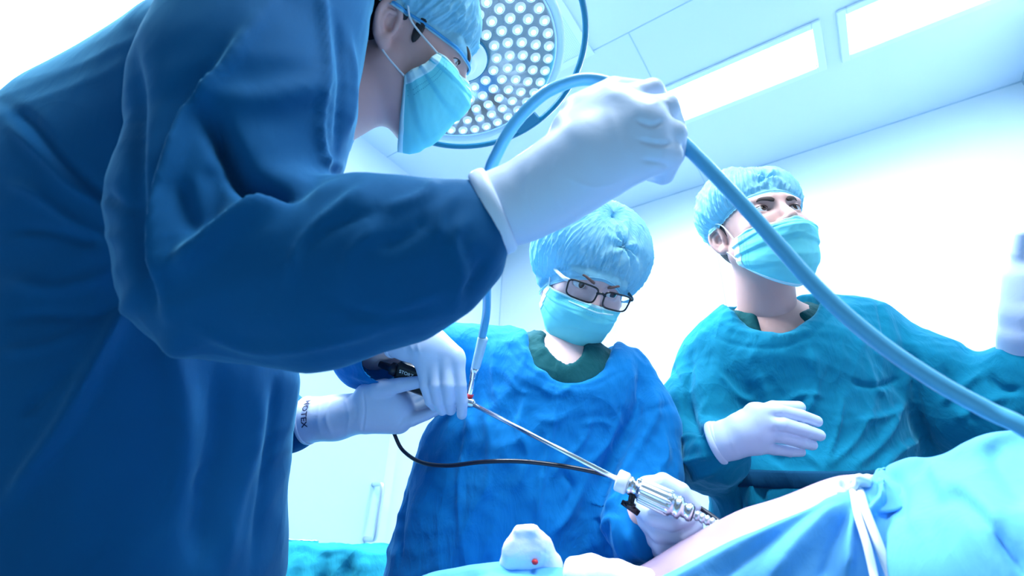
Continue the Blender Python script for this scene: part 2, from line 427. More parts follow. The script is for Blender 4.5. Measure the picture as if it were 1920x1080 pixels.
# perforated air grille in the ceiling
rcl = lambda px, py: (lambda r: CAM + r * ((CEIL - CAM[2]) / r[2]))(P(px, py, 1) - CAM)
gc = rcl(1097, 95); gx = gc[0]; gy = gc[1]
g = empty('air_grille', (gx - .45, gy - .7, CEIL), label='perforated metal air grille in the ceiling behind the round surgical lamp', category='grille')
MB().box((gx - .9, gy - 1.4, CEIL - .006), (gx, gy, CEIL - .001)).build('perforated_sheet', M['perf'], g, False)
gf = MB()
for a in (((gx - .93, gy - 1.43, CEIL - .010), (gx - .9, gy + .03, CEIL)), ((gx, gy - 1.43, CEIL - .010), (gx + .03, gy + .03, CEIL)), ((gx - .9, gy, CEIL - .010), (gx, gy + .03, CEIL)), ((gx - .9, gy - 1.43, CEIL - .010), (gx, gy - 1.4, CEIL))): gf.box(*a)
gf.build('grille_frame', M['frame'], g, False)
# recessed ceiling fittings
def fitting(x0, x1, label):
    t = empty('ceiling_light', ((x0 + x1) / 2, 1.84, CEIL), label=label, category='ceiling light', group='recessed ceiling lights')
    h = MB(); z1 = CEIL + .075
    h.box((x0, FY0, CEIL), (x0 + .004, FY1, z1)); h.box((x1 - .004, FY0, CEIL), (x1, FY1, z1)); h.box((x0, FY0, CEIL), (x1, FY0 + .004, z1)); h.box((x0, FY1 - .004, CEIL), (x1, FY1, z1)); h.box((x0, FY0, z1), (x1, FY1, z1 + .005))
    h.build('reflector', M['frame'], t, False)
    f = MB(); z0 = CEIL - .012; w_ = .032
    f.box((x0 - w_, FY0 - w_, z0), (x0, FY1 + w_, CEIL), bev=.003); f.box((x1, FY0 - w_, z0), (x1 + w_, FY1 + w_, CEIL), bev=.003)
    f.box((x0, FY0 - w_, z0), (x1, FY0, CEIL), bev=.003); f.box((x0, FY1, z0), (x1, FY1 + w_, CEIL), bev=.003)
    f.build('frame', M['frame'], t, False)
    for y in (FY0 + .05, FY1 - .05):
        MB().tube([(x0 + .03, y, CEIL + .035), (x1 - .03, y, CEIL + .035)], .013, 12).build('fluorescent_tube', M['glow'], t)
        for x in (x0 + .004, x1 - .03): MB().box((x, y - .012, CEIL + .02), (x + .026, y + .012, CEIL + .074)).build('lamp_holder', M['plasticw'], t, False)
fitting(*F_X[0][:2], 'recessed ceiling light whose glow ends behind the raised gloved hand')
fitting(F_X[1][0], F_X[1][1] - .04, 'recessed ceiling light cut by the top edge of the picture')
for (cx, cy, sx, sy, lb) in ((-1.25, 0.1, 1.2, .5, 'wide flat fill light added out of view above the left side of the room'), (0.35, 0.1, 1.0, .5, 'flat fill light added out of view above the right side of the operating table')):  # panel bodies for the two added fill lights
    t = empty('ceiling_light', (cx, cy, CEIL), label=lb, category='ceiling light', group='added flat fill lights')
    b = MB(); a, c = sx / 2, sy / 2
    b.box((cx - a - .03, cy - c - .03, CEIL - .02), (cx - a, cy + c + .03, CEIL)); b.box((cx + a, cy - c - .03, CEIL - .02), (cx + a + .03, cy + c + .03, CEIL))
    b.box((cx - a, cy - c - .03, CEIL - .02), (cx + a, cy - c, CEIL)); b.box((cx - a, cy + c, CEIL - .02), (cx + a, cy + c + .03, CEIL)); b.build('frame', M['frame'], t, False)
    MB().box((cx - a, cy - c, CEIL - .006), (cx + a, cy + c, CEIL - .001)).build('diffuser', M['plasticw'], t, False)
# door in the left wall, with its D handle
ry = lambda px, py: (lambda r: CAM + r * ((XL - CAM[0]) / r[0]))(P(px, py, 1) - CAM)
d0 = ry(712, 900); DY = d0[1]
b = MB().box((XL, DY - .95, 0.01), (XL + .03, DY, 2.1), bev=.004); door = struct(b, 'door_1', M['door'])
fr = MB(); fr.box((XL, DY, 0), (XL + .022, DY + .06, 2.16)); fr.box((XL, DY - 1.01, 0), (XL + .022, DY - .95, 2.16)); fr.box((XL, DY - .95, 2.1), (XL + .022, DY, 2.16)); struct(fr, 'trim_%d' % n, M['frame'])
hy = DY - 0.06; h0 = ry(690, 908)[2]; h1 = ry(672, 1010)[2]; x = XL + .03
MB().tube(spline([(x, hy, h0), (x + .045, hy, h0), (x + .06, hy, h0 - .015), (x + .06, hy, (h0 + h1) / 2), (x + .06, hy, h1 + .015), (x + .045, hy, h1), (x, hy, h1)], 5), .011, 12).build('door_handle', M['steelr'], door)

# ------------------------------------------------------------------ people
def frame3(fwd, up):
    """head axes: x to the head's own left, y forward, z up, as columns"""
    f = unit(fwd); u = unit(up - f * np.dot(up, f)); x = np.cross(f, u); return np.stack([x, f, u], 1)
def to_world(V, c, R): return V @ R.T + c
def sample(s, X):
    g = (X - s.lo) / float(s.h); i = np.clip(np.floor(g).astype(int), 0, s.n - 2); f = np.clip(g - i, 0, 1); o = 0
    for a in (0, 1):
        for b in (0, 1):
            for c in (0, 1):
                w_ = (f[:, 0] if a else 1 - f[:, 0]) * (f[:, 1] if b else 1 - f[:, 1]) * (f[:, 2] if c else 1 - f[:, 2])
                o = o + w_ * s.F[i[:, 0] + a, i[:, 1] + b, i[:, 2] + c]
    return np.clip(o, -.03, .03)
def push(s, V, D, gap, it=6):
    """move points outwards along D until they clear the surface by gap"""
    S = V.shape; V = V.reshape(-1, 3).copy(); D = D.reshape(-1, 3)
    for _ in range(it): V += D * np.maximum(gap - sample(s, V), 0)[:, None]
    return V.reshape(S)

def build_head_field(h=0.0016, jaw=1.0, lo=(-.1, -.125, -.175), hi=(.1, .135, .14), neck=None, lids=1.0, age=0):
    s = SDF(lo, hi, h)
    s.ell((0, -.014, .032), (.077, .094, .088), k=.02)
    s.ell((0, .026, -.028), (.064, .066, .086), k=.03)
    s.ell((0, .056, -.106), (.026 * jaw, .026, .022), k=.03)
    for sx in (-1, 1):
        s.cap((sx * .056, -.004, -.055), (sx * .022, .055, -.109), .017, .015, .03)
        s.ell((sx * .043, .060, -.028), (.020, .018, .017), k=.02)
        s.cap((sx * .012, .0855, .020), (sx * .048, .070, .021), .008, .008, .016)
    s.cap((0, .083, .012), (0, .108, -.034), .0065, .0105, .012)
    for sx in (-1, 1): s.ell((sx * .0125, .099, -.039), (.0085, .011, .008), k=.006)
    s.ell((0, .086, -.066), (.024, .010, .012), k=.014)
    for sx in (-1, 1):
        s.ell((sx * .032, .094, .001), (.0165, .014, .0105), k=.012, mode='sub')
        s.ell((sx * .0325, .0700, 0.0), (.0158, .0158, .0148), k=.004)
        R = np.array([[math.cos(.06), 0, sx * math.sin(.06)], [0, 1, 0], [-sx * math.sin(.06), 0, math.cos(.06)]])
        s.ell((sx * .0325, .086, -.0005), (.0150, .017, .0058 * lids), R, k=.0015, mode='sub')
        # ear
        a = .38; e0 = np.array([sx * .079, -.016, -.012])
        rot = np.array([[math.cos(a), sx * math.sin(a), 0], [-sx * math.sin(a), math.cos(a), 0], [0, 0, 1]]).T
        def E(p): return e0 + rot @ np.array([sx * p[0], p[1] * .9, p[2] * .9])
        Rm = rot.T
        s.ell(E((0.000, -.002, -.002)), (.0065, .0165, .028), Rm, k=.006)
        s.ell(E((0.007, .000, .003)), (.007, .0115, .021), Rm, k=.003, mode='sub')
        rim = spline([E(q) for q in ((.001, .013, -.006), (.004, .012, .012), (.006, .004, .0265), (.007, -.008, .0275), (.007, -.0175, .016), (.006, -.018, -.002), (.003, -.010, -.020), (.000, -.002, -.029), (.000, .006, -.026))], 3)
        s.chain([(p, .0036) for p in rim], .0035)
        s.chain([(p, .0028) for p in spline([E(q) for q in ((.002, .004, .016), (.004, -.008, .012), (.004, -.010, -.006), (.002, -.003, -.016))], 3)], .003)
        s.ell(E((.001, .006, -.029)), (.0045, .008, .009), Rm, k=.006)
        s.ell(E((.003, .011, -.004)), (.003, .003, .005), Rm, k=.003)
        s.ell(E((.003, .004, -.005)), (.006, .0045, .006), Rm, k=.003, mode='sub')
    if neck: s.chain(neck, .022)
    return s

def eye_mesh(parent, c, R, loc, look, iris='iris'):
    """eyeball with iris and pupil; look is the gaze direction in world space"""
    C = to_world(np.array(loc), c, R); a = unit(look); u = unit(np.cross(a, [.2, .3, .9])); v = np.cross(a, u); r = .0142
    angs = [0, .10, .19, .22, .40, .44, .50, .8, 1.2, 1.7, 2.3, math.pi]; seg = 28; V = []; F = []; mi = []
    for i, t in enumerate(angs):
        rr = r * (1.0 if t > .5 else 1.0 + .03 * (1 - t / .5))
        for k in range(seg):
            q = 2 * math.pi * k / seg; V.append(C + rr * (a * math.cos(t) + math.sin(t) * (u * math.cos(q) + v * math.sin(q))))
    for i in range(len(angs) - 1):
        for k in range(seg):
            m = (k + 1) % seg; F.append([i * seg + k, (i + 1) * seg + k, (i + 1) * seg + m, i * seg + m]); mi.append(2 if angs[i + 1] <= .2 else (1 if angs[i + 1] <= .45 else 0))
    return mk('eye', V, F, None, parent, mats=[M['white'], M[iris], M['pupil']], midx=mi)

def lash(parent, c, R, sx, m, lids=1.0, th=.0009):
    P_ = []
    for t in np.linspace(-1, 1, 17):
        dx = t * .0146; z = .0060 * lids * math.sqrt(max(1 - t * t, 0)) - .0005; P_.append([sx * (.0325 + dx), .0700 + math.sqrt(max(.0161 ** 2 - dx * dx - z * z, 1e-6)), z])
    MB().tube(to_world(np.array(P_), c, R), th * (1.1 - .7 * np.linspace(-1, 1, 17) ** 2), 6).build('eyelashes', m, parent)
def brow(parent, c, R, sx, m, th=1.0, arch=.004, lift=0.0, out=0.0):
    pts = np.array([[sx * .013, .0945, .0155], [sx * .024, .0925, .0195 + arch * .5], [sx * .037, .0845, .022 + arch], [sx * .051, .0700, .0165 + arch * .5]]) + [0, out, lift]
    pts = spline(to_world(pts, c, R), 7); n = len(pts); t = np.linspace(0, 1, n); rad = .0042 * th * (1 - .85 * t ** 1.6) * (0.55 + .45 * np.minimum(t * 6, 1)) + .0004
    MB().tube(pts, rad, 8, flat=(R[:, 1], .45)).build('eyebrow', m, parent)

def ridged(x, y, seed, f, octs=3):
    r = np.random.default_rng(seed); D = 0
    for o in range(octs):
        g = f * 2.0 ** o
        for _ in range(3):
            a = r.uniform(0, math.pi); ph = (x * math.cos(a) + y * math.sin(a)) * g + r.uniform(0, 6) + 1.3 * np.sin(x * g * .5 + r.uniform(0, 6)) + 1.3 * np.sin(y * g * .6 + r.uniform(0, 6)); D = D + (1 - 2 * np.abs(np.sin(ph)) ** .7) / 1.7 ** o
    return D / 3

def build_cap(parent, c, R, tilt, front, back, puff, seed, band=True, gather=1.0, knot=None, side=6, field=None):
    """bouffant cap: gathered non-woven over the skull, elastic hem and a little frill"""
    nT, nR = 420, 84; th = np.linspace(0, 2 * math.pi, nT, endpoint=False); t = np.linspace(0, 1, nR)
    TH, T = np.meshgrid(th, t); r = np.random.default_rng(seed)
    # hem: polar angle from the cap's axis
    co = np.cos(TH)                                        # 1 = front
    hem = np.radians(front * (0.5 + 0.5 * co) + back * (0.5 - 0.5 * co) + side * np.sin(TH) ** 2)
    psi = hem * np.minimum(T / .93, 1)
    d = np.stack([np.sin(psi) * np.sin(TH), np.sin(psi) * np.cos(TH), np.cos(psi)], -1)
    ct, st = math.cos(tilt), math.sin(tilt)
    d = d @ np.array([[1, 0, 0], [0, ct, -st], [0, st, ct]]).T
    ra = np.array([.0795, .0965, .0905]); c0 = np.array([0, -.014, .032])
    rad = 1 / np.sqrt(((d / ra) ** 2).sum(-1))
    s = np.minimum(T / .93, 1); back_w = np.clip(.5 - .5 * co, 0, 1)
    p = puff[0] * (1 - back_w) + puff[1] * back_w + puff[2] * np.sin(TH) ** 2
    off = p * np.clip(np.sin(math.pi * np.clip(s, 0, 1) ** .9 * .93 + .2), 0, 1) ** .6 * np.clip((1 - s) * 9, 0, 1) ** .55
    x = d[..., 0] * 9; y = d[..., 1] * 9
    off += (.0018 + .0018 * s) * ridged(x, y + d[..., 2] * 5, seed, 1.6) * 1.0
    for kk in range(9):
        nn = int(r.integers(22, 75)); q = np.sin(nn * TH + r.uniform(1, 3) * np.sin(int(r.integers(2, 6)) * TH + r.uniform(3, 8) * s + r.uniform(0, 6)) + r.uniform(0, 6)); env = np.clip(np.sin(int(r.integers(3, 8)) * TH + r.uniform(0, 6) + 5 * s) + .4, 0, 1)
        off += .00075 * (1 - 2 * np.abs(q) ** .6) * env * (.3 + .7 * s) * np.clip((1 - s) * 8, 0, 1) * np.clip((1 - s) * 7 + .15, 0, 1)
    gath = np.sin(TH * 46 + 2.5 * np.sin(TH * 5 + seed) + 1.5 * np.sin(TH * 11)) * .6 + .4 * np.sin(TH * 83 + 3 * np.sin(TH * 7))
    gw = np.exp(-((s - .80) / .22) ** 2)
    off += gather * .0024 * gath * gw
    fr = np.clip((T - .93) / .07, 0, 1)
    off += fr * (.004 + .002 * np.sin(TH * 70 + 2 * np.sin(TH * 9)))
    if knot is not None:
        for (kt, ks, kr, ka, spokes) in knot:             # twisted bunch of cloth
            dx = (TH - kt + math.pi) % (2 * math.pi) - math.pi; ry_ = (s - ks) * 1.6; q = np.hypot(dx, ry_); an = np.arctan2(ry_, dx)
            off += ka * np.exp(-(q / (kr * 2.6)) ** 2) * np.cos(an * spokes + 2 * q) - .012 * np.exp(-(q / kr) ** 2)
    psi2 = rad + .0015 + off
    V = c0 + d * psi2[..., None]
    V[..., 2] -= 0.0
    dn = np.array([0, st, ct])
    if field is not None: V = push(field, V, d, .002)
    V -= dn * (fr * .006)[..., None]
    V = to_world(V.reshape(-1, 3), c, R)
    idx = np.arange(nR * nT).reshape(nR, nT); a = idx[:-1]; b = idx[1:]
    Q = np.stack([a, b, np.roll(b, -1, 1), np.roll(a, -1, 1)], -1).reshape(-1, 4)
    o = mk('surgical_cap', V, Q, M['cap'], parent)
    if band:
        hemV = V.reshape(nR, nT, 3); i = int(.93 * (nR - 1))
        ring = hemV[i][::3] - (to_world(dn, np.zeros(3), R)) * .0015
        MB().tube(ring, .0022 if band == 1 else .0012, 6, closed=True).build('elastic_band', M['capband'] if band == 1 else M['cap'], o)
    return o

def build_mask(parent, c, R, seed, up=0.0, wide=1.0, nose=1.0, tie=True, pleat=1.0, loops=((1, 1), (-1, 1)), drop=0.012, field=None, side=((.018, -.028), (.012, -.084))):
    nu, nv = 90, 72; U, W = np.meshgrid(np.linspace(-1, 1, nu), np.linspace(0, 1, nv)); au = np.abs(U)
    zc = np.interp(W, [0, .25, .5, .8, .93, 1], [-.012 + up, -.034 + up * .75, -.066 + up * .4, -.112 - drop * .6, -.130 - drop, -.135 - drop])
    yc = np.interp(W, [0, .12, .3, .5, .72, .88, 1], [.1005 + max(0, -up) * .42, .113 + max(0, -up) * .3, .124 + max(0, -up) * .1, .119, .108, .092, .066])
    zs = np.interp(W, [0, 1], [side[0][1] + up * .4, side[1][1]]); ys = np.interp(W, [0, .5, 1], [side[0][0], (side[0][0] + side[1][0]) / 2 + .006, side[1][0]])
    g = au ** 1.5; Z = zc * (1 - g) + zs * g
    phi = U * math.radians(80); cs = (np.cos(phi) - math.cos(math.radians(80))) / (1 - math.cos(math.radians(80)))
    tent = np.exp(-(au / .26) ** 2) * np.interp(W, [0, .3, .6, 1], [.5, 1, .6, .2]) * .008 * nose
    Y = ys + (yc - .008 * nose - ys) * cs ** .85 + tent
    X = wide * .0735 * np.sin(phi) / math.sin(math.radians(80)) * np.interp(W, [0, .3, .8, 1], [.99, 1.03, 1.0, .86])
    # folded pleats, opening towards the middle
    sag = W * 3.3 + .22 * np.cos(U * 2.2) + .05 * np.sin(U * 5 + seed)
    saw = (sag % 1.0); pl = np.where(saw < .86, saw / .86, (1 - saw) / .14)
    rel = (.0042 * pl * (.35 + .65 * au) * pleat) * np.clip((1 - W) * 8, 0, 1) * np.clip(W * 8, 0, 1)
    rel = rel + .0011 * ridged(U * 3, W * 3.5, seed + 3, 1.2)
    nrm = np.stack([np.sin(phi) * .9, np.cos(phi), -.5 * (W - .4)], -1); nrm /= np.linalg.norm(nrm, axis=-1)[..., None]
    V = np.stack([X, Y, Z], -1)
    if field is not None:
        V2 = push(field, V, nrm, .0035); dd = ((V2 - V) * nrm).sum(-1); d0 = dd.copy()
        for _ in range(14):
            q = np.pad(dd, 1, 'edge'); dd = np.maximum(d0, (q[:-2, 1:-1] + q[2:, 1:-1] + q[1:-1, :-2] + q[1:-1, 2:]) / 4)
        V = V + nrm * dd[..., None]
    V = V + nrm * rel[..., None]
    idx = np.arange(nv * nu).reshape(nv, nu)
    Q = np.stack([idx[:-1, :-1], idx[:-1, 1:], idx[1:, 1:], idx[1:, :-1]], -1).reshape(-1, 4)
    o = mk('face_mask', to_world(V.reshape(-1, 3), c, R), Q, M['mask'], parent)
    sm = o.modifiers.new('thickness', 'SOLIDIFY'); sm.thickness = .0012; sm.offset = 1
    # stitched edges
    def strip(sl_v, sl_u, name='edge_binding'):
        S = V[sl_v, sl_u] + nrm[sl_v, sl_u] * .0011; a, b = S.shape[:2]; ii = np.arange(a * b).reshape(a, b)
        q = np.stack([ii[:-1, :-1], ii[:-1, 1:], ii[1:, 1:], ii[1:, :-1]], -1).reshape(-1, 4)
        e = mk(name, to_world(S.reshape(-1, 3), c, R), q, M['maskw'], o); m2 = e.modifiers.new('thickness', 'SOLIDIFY'); m2.thickness = .0008; m2.offset = 1
    al = slice(None)
    strip(slice(0, 4), al); strip(slice(nv - 3, nv), al); strip(al, slice(0, 5)); strip(al, slice(nu - 5, nu)); strip(slice(7, 10), slice(24, 66), 'nose_strip')
    # stitch marks beside the edges, printed small
    st_ = MB()
    for rows in (5, 12):
        for i in range(6, nu - 7, 2):
            a = V[rows, i] + nrm[rows, i] * .0016; b = V[rows, i + 1] + nrm[rows, i + 1] * .0016; wv = (V[rows + 1, i] - V[rows, i]) * .35
            st_.add(to_world(np.array([a, b, b + wv, a + wv]), c, R), [[0, 1, 2, 3]])
    for cols in (6, nu - 8):
        for k in (0, 1):
            for i in range(8, nv - 4, 2):
                q = cols + k * (1 if cols < nu / 2 else -1) * 2
                a = V[i, q] + nrm[i, q] * .0016; b = V[i + 1, q] + nrm[i + 1, q] * .0016; wv = (V[i, q + 1] - V[i, q]) * .35
                st_.add(to_world(np.array([a, b, b + wv, a + wv]), c, R), [[0, 1, 2, 3]])
    st_.build('stitching', mat('mask_stitch', (.05, .38, .52), .8), o, kind='stuff')
    # ear loops
    for sx, on in loops:
        if not on: continue
        a = V[2, nu - 2 if sx > 0 else 1]; b = V[nv - 3, nu - 2 if sx > 0 else 1]
        L = [a, [sx * .079, .012, .004], [sx * .0835, -.004, .022], [sx * .081, -.026, .026]]
        L2 = [b, [sx * .075, .000, -.052], [sx * .0765, -.016, -.040], [sx * .0775, -.030, -.02]]
        MB().tube(to_world(spline(L, 6), c, R), .0014, 8).build('ear_loop', M['elastic'], o)
        MB().tube(to_world(spline(L2, 6), c, R), .0014, 8).build('ear_loop', M['elastic'], o)
    return o

def body_mesh(name, headV, headQ, s, skin, root_props):
    V2, Q2 = s.mesh(1)
    V = np.vstack([headV, V2]); Q = np.vstack([headQ, Q2 + len(headV)])
    return mk(name, V, Q, skin, None, **root_props)

def PR(px, py, d, r): return (P(px, py, d), r)

def hand(parent, name, wrist, palm, fingers, h=.0018, kp=.012, kf=.002, flat=None, folds=(), label=None, wr=None, m='glove', extra=None):
    pts = [PR(*w_) for w_ in wrist + palm for w_ in [w_]] if False else [PR(*q) for q in wrist] + [PR(*q) for pr in palm for q in pr] + [PR(*q) for f in fingers for q in f]
    lo, hi = bounds([(p, r * 1.3) for p, r in pts], .02)
    s = SDF(lo, hi, h)
    s.chain([PR(*q) for q in wrist], .015, flat)
    for pr in palm: s.chain([PR(*q) for q in pr], kp)
    g = SDF(lo, hi, h)
    for f in fingers: g.chain([PR(*q) for q in f], kf)
    s.F = smin(s.F, g.F, np.float32(kp * .8))
    if wr is not None:                                     # trim the cuff end flat
        c0, n0 = wr
        _, X, Y, Z = s.sub(lo, hi); d = (X - c0[0]) * n0[0] + (Y - c0[1]) * n0[1] + (Z - c0[2]) * n0[2]
        s.F = np.maximum(s.F, -d.astype(np.float32))
    V, Q = s.mesh(2)
    if folds: V = fold(V, Q, folds, .4)
    o = mk('glove', V, Q, M[m], parent)
    if label: o['label'] = label
    return o
def cuff_ring(parent, c, axis, r1, r2, side, th=.004):
    """rolled edge of a glove: an oval ring"""
    axis = unit(axis); u = unit(side - axis * np.dot(side, axis)); v = np.cross(axis, u)
    pts = [c + u * r1 * math.cos(a) + v * r2 * math.sin(a) for a in np.linspace(0, 2 * math.pi, 40, endpoint=False)]
    MB().tube(pts, th, 10, closed=True, flat=(axis, 2.2)).build('rolled_cuff', M['gloveB'], parent)

DOWN = np.array([0, 0, -1.0])
def legs(s, hip, spread, side, feet_z=0.0, r=.075):
    """hidden legs and shoes carrying the figure"""
    for sg in (-1, 1):
        a = hip + side * spread * sg; k = np.array([a[0], a[1], .5]); f = np.array([a[0], a[1], .09])
        s.chain([(a, r), (k, r * .7), (f, r * .45)], .03)
        fw = np.cross(side, [0, 0, 1.0]); s.chain([(f - fw * .02 - [0, 0, .05], .038), (f + fw * .14 - [0, 0, .058], .03)], .03)

# ============================================================ the woman with the spectacles
def woman():
    hc = P(1098, 521, 1.0); R = frame3(CV(.10, -.30, .95), CV(.36, .95, .33))
    nb = P(1062, 665, 1.00); nl = (nb - hc) @ R
    s = build_head_field(.0016, .9, lo=(-.1, -.125, -.19), neck=[((0, -.018, -.05), .046), (nl * .75 + np.array([0, -.02, -.05]) * .25, .043)], lids=.85); s0 = s
    V, Q = s.mesh(2); HV = to_world(V, hc, R)
    L = P(898, 655, .99); Rr = P(1178, 722, .97); chest = P(1010, 800, .95); pel = P(965, 1010, .90)
    hip = np.array([pel[0], pel[1], .86]); side = unit(Rr - L); side[2] = 0; side = unit(side)
    el1 = P(688, 668, .95); wr1 = P(760, 640, .84); el2 = P(1176, 985, .83); wr2 = P(1200, 975, .73)
    def torso(s, g, k=.05):
        s.chain([(P(1060, 655, 1.0), .043 + g * .3), (P(1052, 712, .99), .048 + g)], .03)
        s.cap(P(955, 715, .985), P(1125, 755, .97), .052 + g, .052 + g, k)
        s.cap(P(1035, 740, .97), P(1000, 880, .935), .115 + g, .115 + g, k, flat=(side, 1.30))
        s.cap(P(1000, 880, .935), pel, .115 + g, .125 + g, k, flat=(side, 1.25))
    def arms(s, g):
        s.chain([(L, .045 + g), (el1, .026 + g), (wr1, .016 + g)], .02); s.chain([(Rr, .045 + g), (el2, .036 + g), (wr2, .026 + g)], .02)
    lo, hi = bounds([(L, .15), (Rr, .15), (pel, .2), (el1, .15), (el2, .1), (wr2, .1), (hip * [1, 1, 0], .22)], .03)
    lo[2] = -.01
    b = SDF(lo, hi, .007); torso(b, 0); arms(b, 0); b.cap(pel, hip, .125, .12, .03, flat=(side, 1.2)); legs(b, hip, .075, side)
    root = body_mesh('person', HV, Q, b, M['skinB'], dict(label='person in blue gown, bouffant cap, black glasses and mask holding the long steel rod', category='person'))
    for sx in (-1, 1):
        eye_mesh(root, hc, R, (sx * .0325, .0700, 0), CV(.26, -.30, .9))
        lash(root, hc, R, sx, M['brow'], .85)
        brow(root, hc, R, sx, M['browB'], .62, .001, -.002, .0022)
    build_cap(root, hc, R, -.20, 81, 146, (.014, .050, .014), 5, knot=[(-.35, .50, .16, .006, 7)], side=36, field=s0, band=2)
    build_mask(root, hc, R, 2, up=-.010, nose=.8, pleat=.6, wide=.98, field=s0)
    # glasses
    gl = MB()
    def ring(sx, mb, r, rad):
        cx = sx * .034; pts = []
        for i in range(48):
            a = 2 * math.pi * i / 48; ca, sa = math.cos(a), math.sin(a); e = .45
            x = .0265 * math.copysign(abs(ca) ** e, ca) ; z = .0155 * math.copysign(abs(sa) ** e, sa)
            x *= 1 + .06 * (z / .0155)
            X = cx + x; pts.append([X, .1135 - 3.6 * X * X, z - .004])
        return to_world(np.array(pts), hc, R)
    for sx in (-1, 1): gl.tube(ring(sx, gl, 0, 0), .0017, 8, closed=True)
    gl.tube(to_world(spline([[-.0085, .112, .001], [0, .1165, .005], [.0085, .112, .001]], 5), hc, R), .0024, 8)
    G = gl.build('spectacles', M['black'], root, kind='stuff')
    del G['kind']
    for sx in (-1, 1):
        pr = ring(sx, None, 0, 0); cc = pr.mean(0)
        fr = [[i, (i + 1) % 48, 48] for i in range(48)]
        o = mk('lens', np.vstack([pr, cc]), fr, M['lens'], G); q = o.modifiers.new('thickness', 'SOLIDIFY'); q.thickness = .001
        MB().tube(to_world(spline([[sx * .0605, .0985, .006], [sx * .070, .088, .006], [sx * .078, .03, .006], [sx * .0795, -.01, .008]], 5), hc, R), .0020, 8, flat=(R[:, 2], 1.7)).build('temple_arm', M['plasticw'] if sx > 0 else M['black'], G)
    # scrub top and gown
    lo2 = P(1050, 700, .98) - .22; hi2 = P(1050, 700, .98) + .22
    sb = SDF(lo2, hi2, .004); torso(sb, .010, .04); sb.chain([(P(1062, 600, .93), .052), (P(1058, 682, .90), .024)], .008, mode='sub'); sb.cap(P(1068, 600, 1.0), P(1058, 640, 1.0), .075, .052, .01, 'sub')
    V, Q = sb.mesh(2); V = ripple(V, Q, .0008, 60, 4); mk('scrub_top', V, Q, M['scrub'], root)
    s = SDF(lo, hi, .0042)
    torso(s, .022, .06)
    s.chain([(P(915, 668, .985), .066), (P(800, 668, .97), .068), (el1 + CV(0, 0, 1) * 0, .058), (P(718, 676, .90), .052)], .03)
    s.chain([(P(1160, 725, .965), .078), (P(1196, 800, .93), .072), (P(1200, 900, .87), .069), (P(1172, 975, .80), .058), (P(1186, 1000, .74), .045)], .03)
    s.cap(pel, np.array([pel[0], pel[1], .30]), .152, .20, .06, flat=(side, 1.22))
    s.cap(P(860, 850, .93), P(825, 1080, .86), .06, .075, .07)
    s.cap(P(715, 674, .905), P(742, 664, .84), .040, .044, .006, 'sub')      # open sleeve
    s.chain([(P(1067, 560, 1.0), .12), (P(1064, 650, 1.0), .086)], .01, mode='sub'); s.cap(P(1064, 650, 1.0), P(1072, 632, .86), .072, .072, .02, 'sub')
    V, Q = s.mesh(2); V = ripple(V, Q, .0016, 24, 11)
    neckl = [(958, 600), (975, 640), (1010, 675), (1060, 697), (1110, 692), (1155, 662), (1172, 640)]
    V = fold(V, Q, [
        ([(p[0] - 3, p[1] + 6) for p in neckl], 5, 2.7, 'open'), ([(935, 600), (952, 650), (995, 695), (1050, 722), (1110, 722), (1170, 695)], 3, -2.5, 'open'),
        ([(1190, 640), (1210, 720), (1180, 800), (1140, 880), (1105, 960), (1100, 1050)], 15, -23.8), ([(1225, 700), (1225, 780), (1180, 860), (1140, 930)], 13, 10.2),
        ([(1260, 760), (1215, 770), (1190, 790)], 4, -5.1), ([(1050, 730), (1035, 800), (1025, 860), (1010, 930), (1005, 1040)], 6, 8.5), ([(1075, 720), (1045, 740), (1010, 725)], 5, 5.1),
        ([(985, 745), (975, 800), (990, 860), (965, 930)], 7, 6.0), ([(1110, 770), (1090, 830), (1050, 870), (1035, 900)], 6, 6.8), ([(1170, 760), (1145, 830), (1090, 880)], 6, 5.1),
        ([(1100, 900), (1070, 960), (1030, 1010)], 6, 6.8), ([(1050, 880), (1075, 915), (1060, 950)], 5, -6.8), ([(870, 700), (878, 800), (862, 900), (864, 1040)], 5, 6.8), ([(905, 740), (920, 850), (905, 950)], 8, 5.1),
        ([(760, 860), (820, 870), (870, 860)], 4, -2.5), ([(750, 900), (735, 980), (728, 1060)], 5, 8.5), ([(765, 900), (752, 980), (750, 1060)], 4, -8.5), ([(1235, 870), (1225, 920), (1195, 950)], 6, 10.2), ([(1130, 960), (1165, 930), (1200, 900)], 7, 11.9),
        ([(1120, 1000), (1150, 975), (1160, 1020), (1180, 1060)], 7, 13.6), ([(1175, 990), (1190, 1030), (1230, 1050)], 7, 10.2), ([(1105, 965), (1120, 1010), (1150, 1050)], 7, -15.3),
        ([(640, 690), (690, 670), (730, 650)], 5, 5.1), ([(640, 675), (670, 655), (730, 640)], 5, -5.1), ([(650, 700), (690, 710), (705, 690)], 4, 5.1),
        ([(1240, 800), (1250, 850), (1240, 880)], 6, 6.8), ([(930, 620), (925, 700), (935, 760)], 6, 5.1), ([(1000, 780), (1040, 790), (1070, 770)], 4, 4.2), ([(950, 700), (970, 730), (1000, 740)], 4, 3.4), ([(1080, 800), (1120, 790), (1150, 800)], 4, 4.2),
    ], .35, 2)
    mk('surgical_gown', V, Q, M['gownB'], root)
    # right hand on the camera head, back towards us
    d = .83
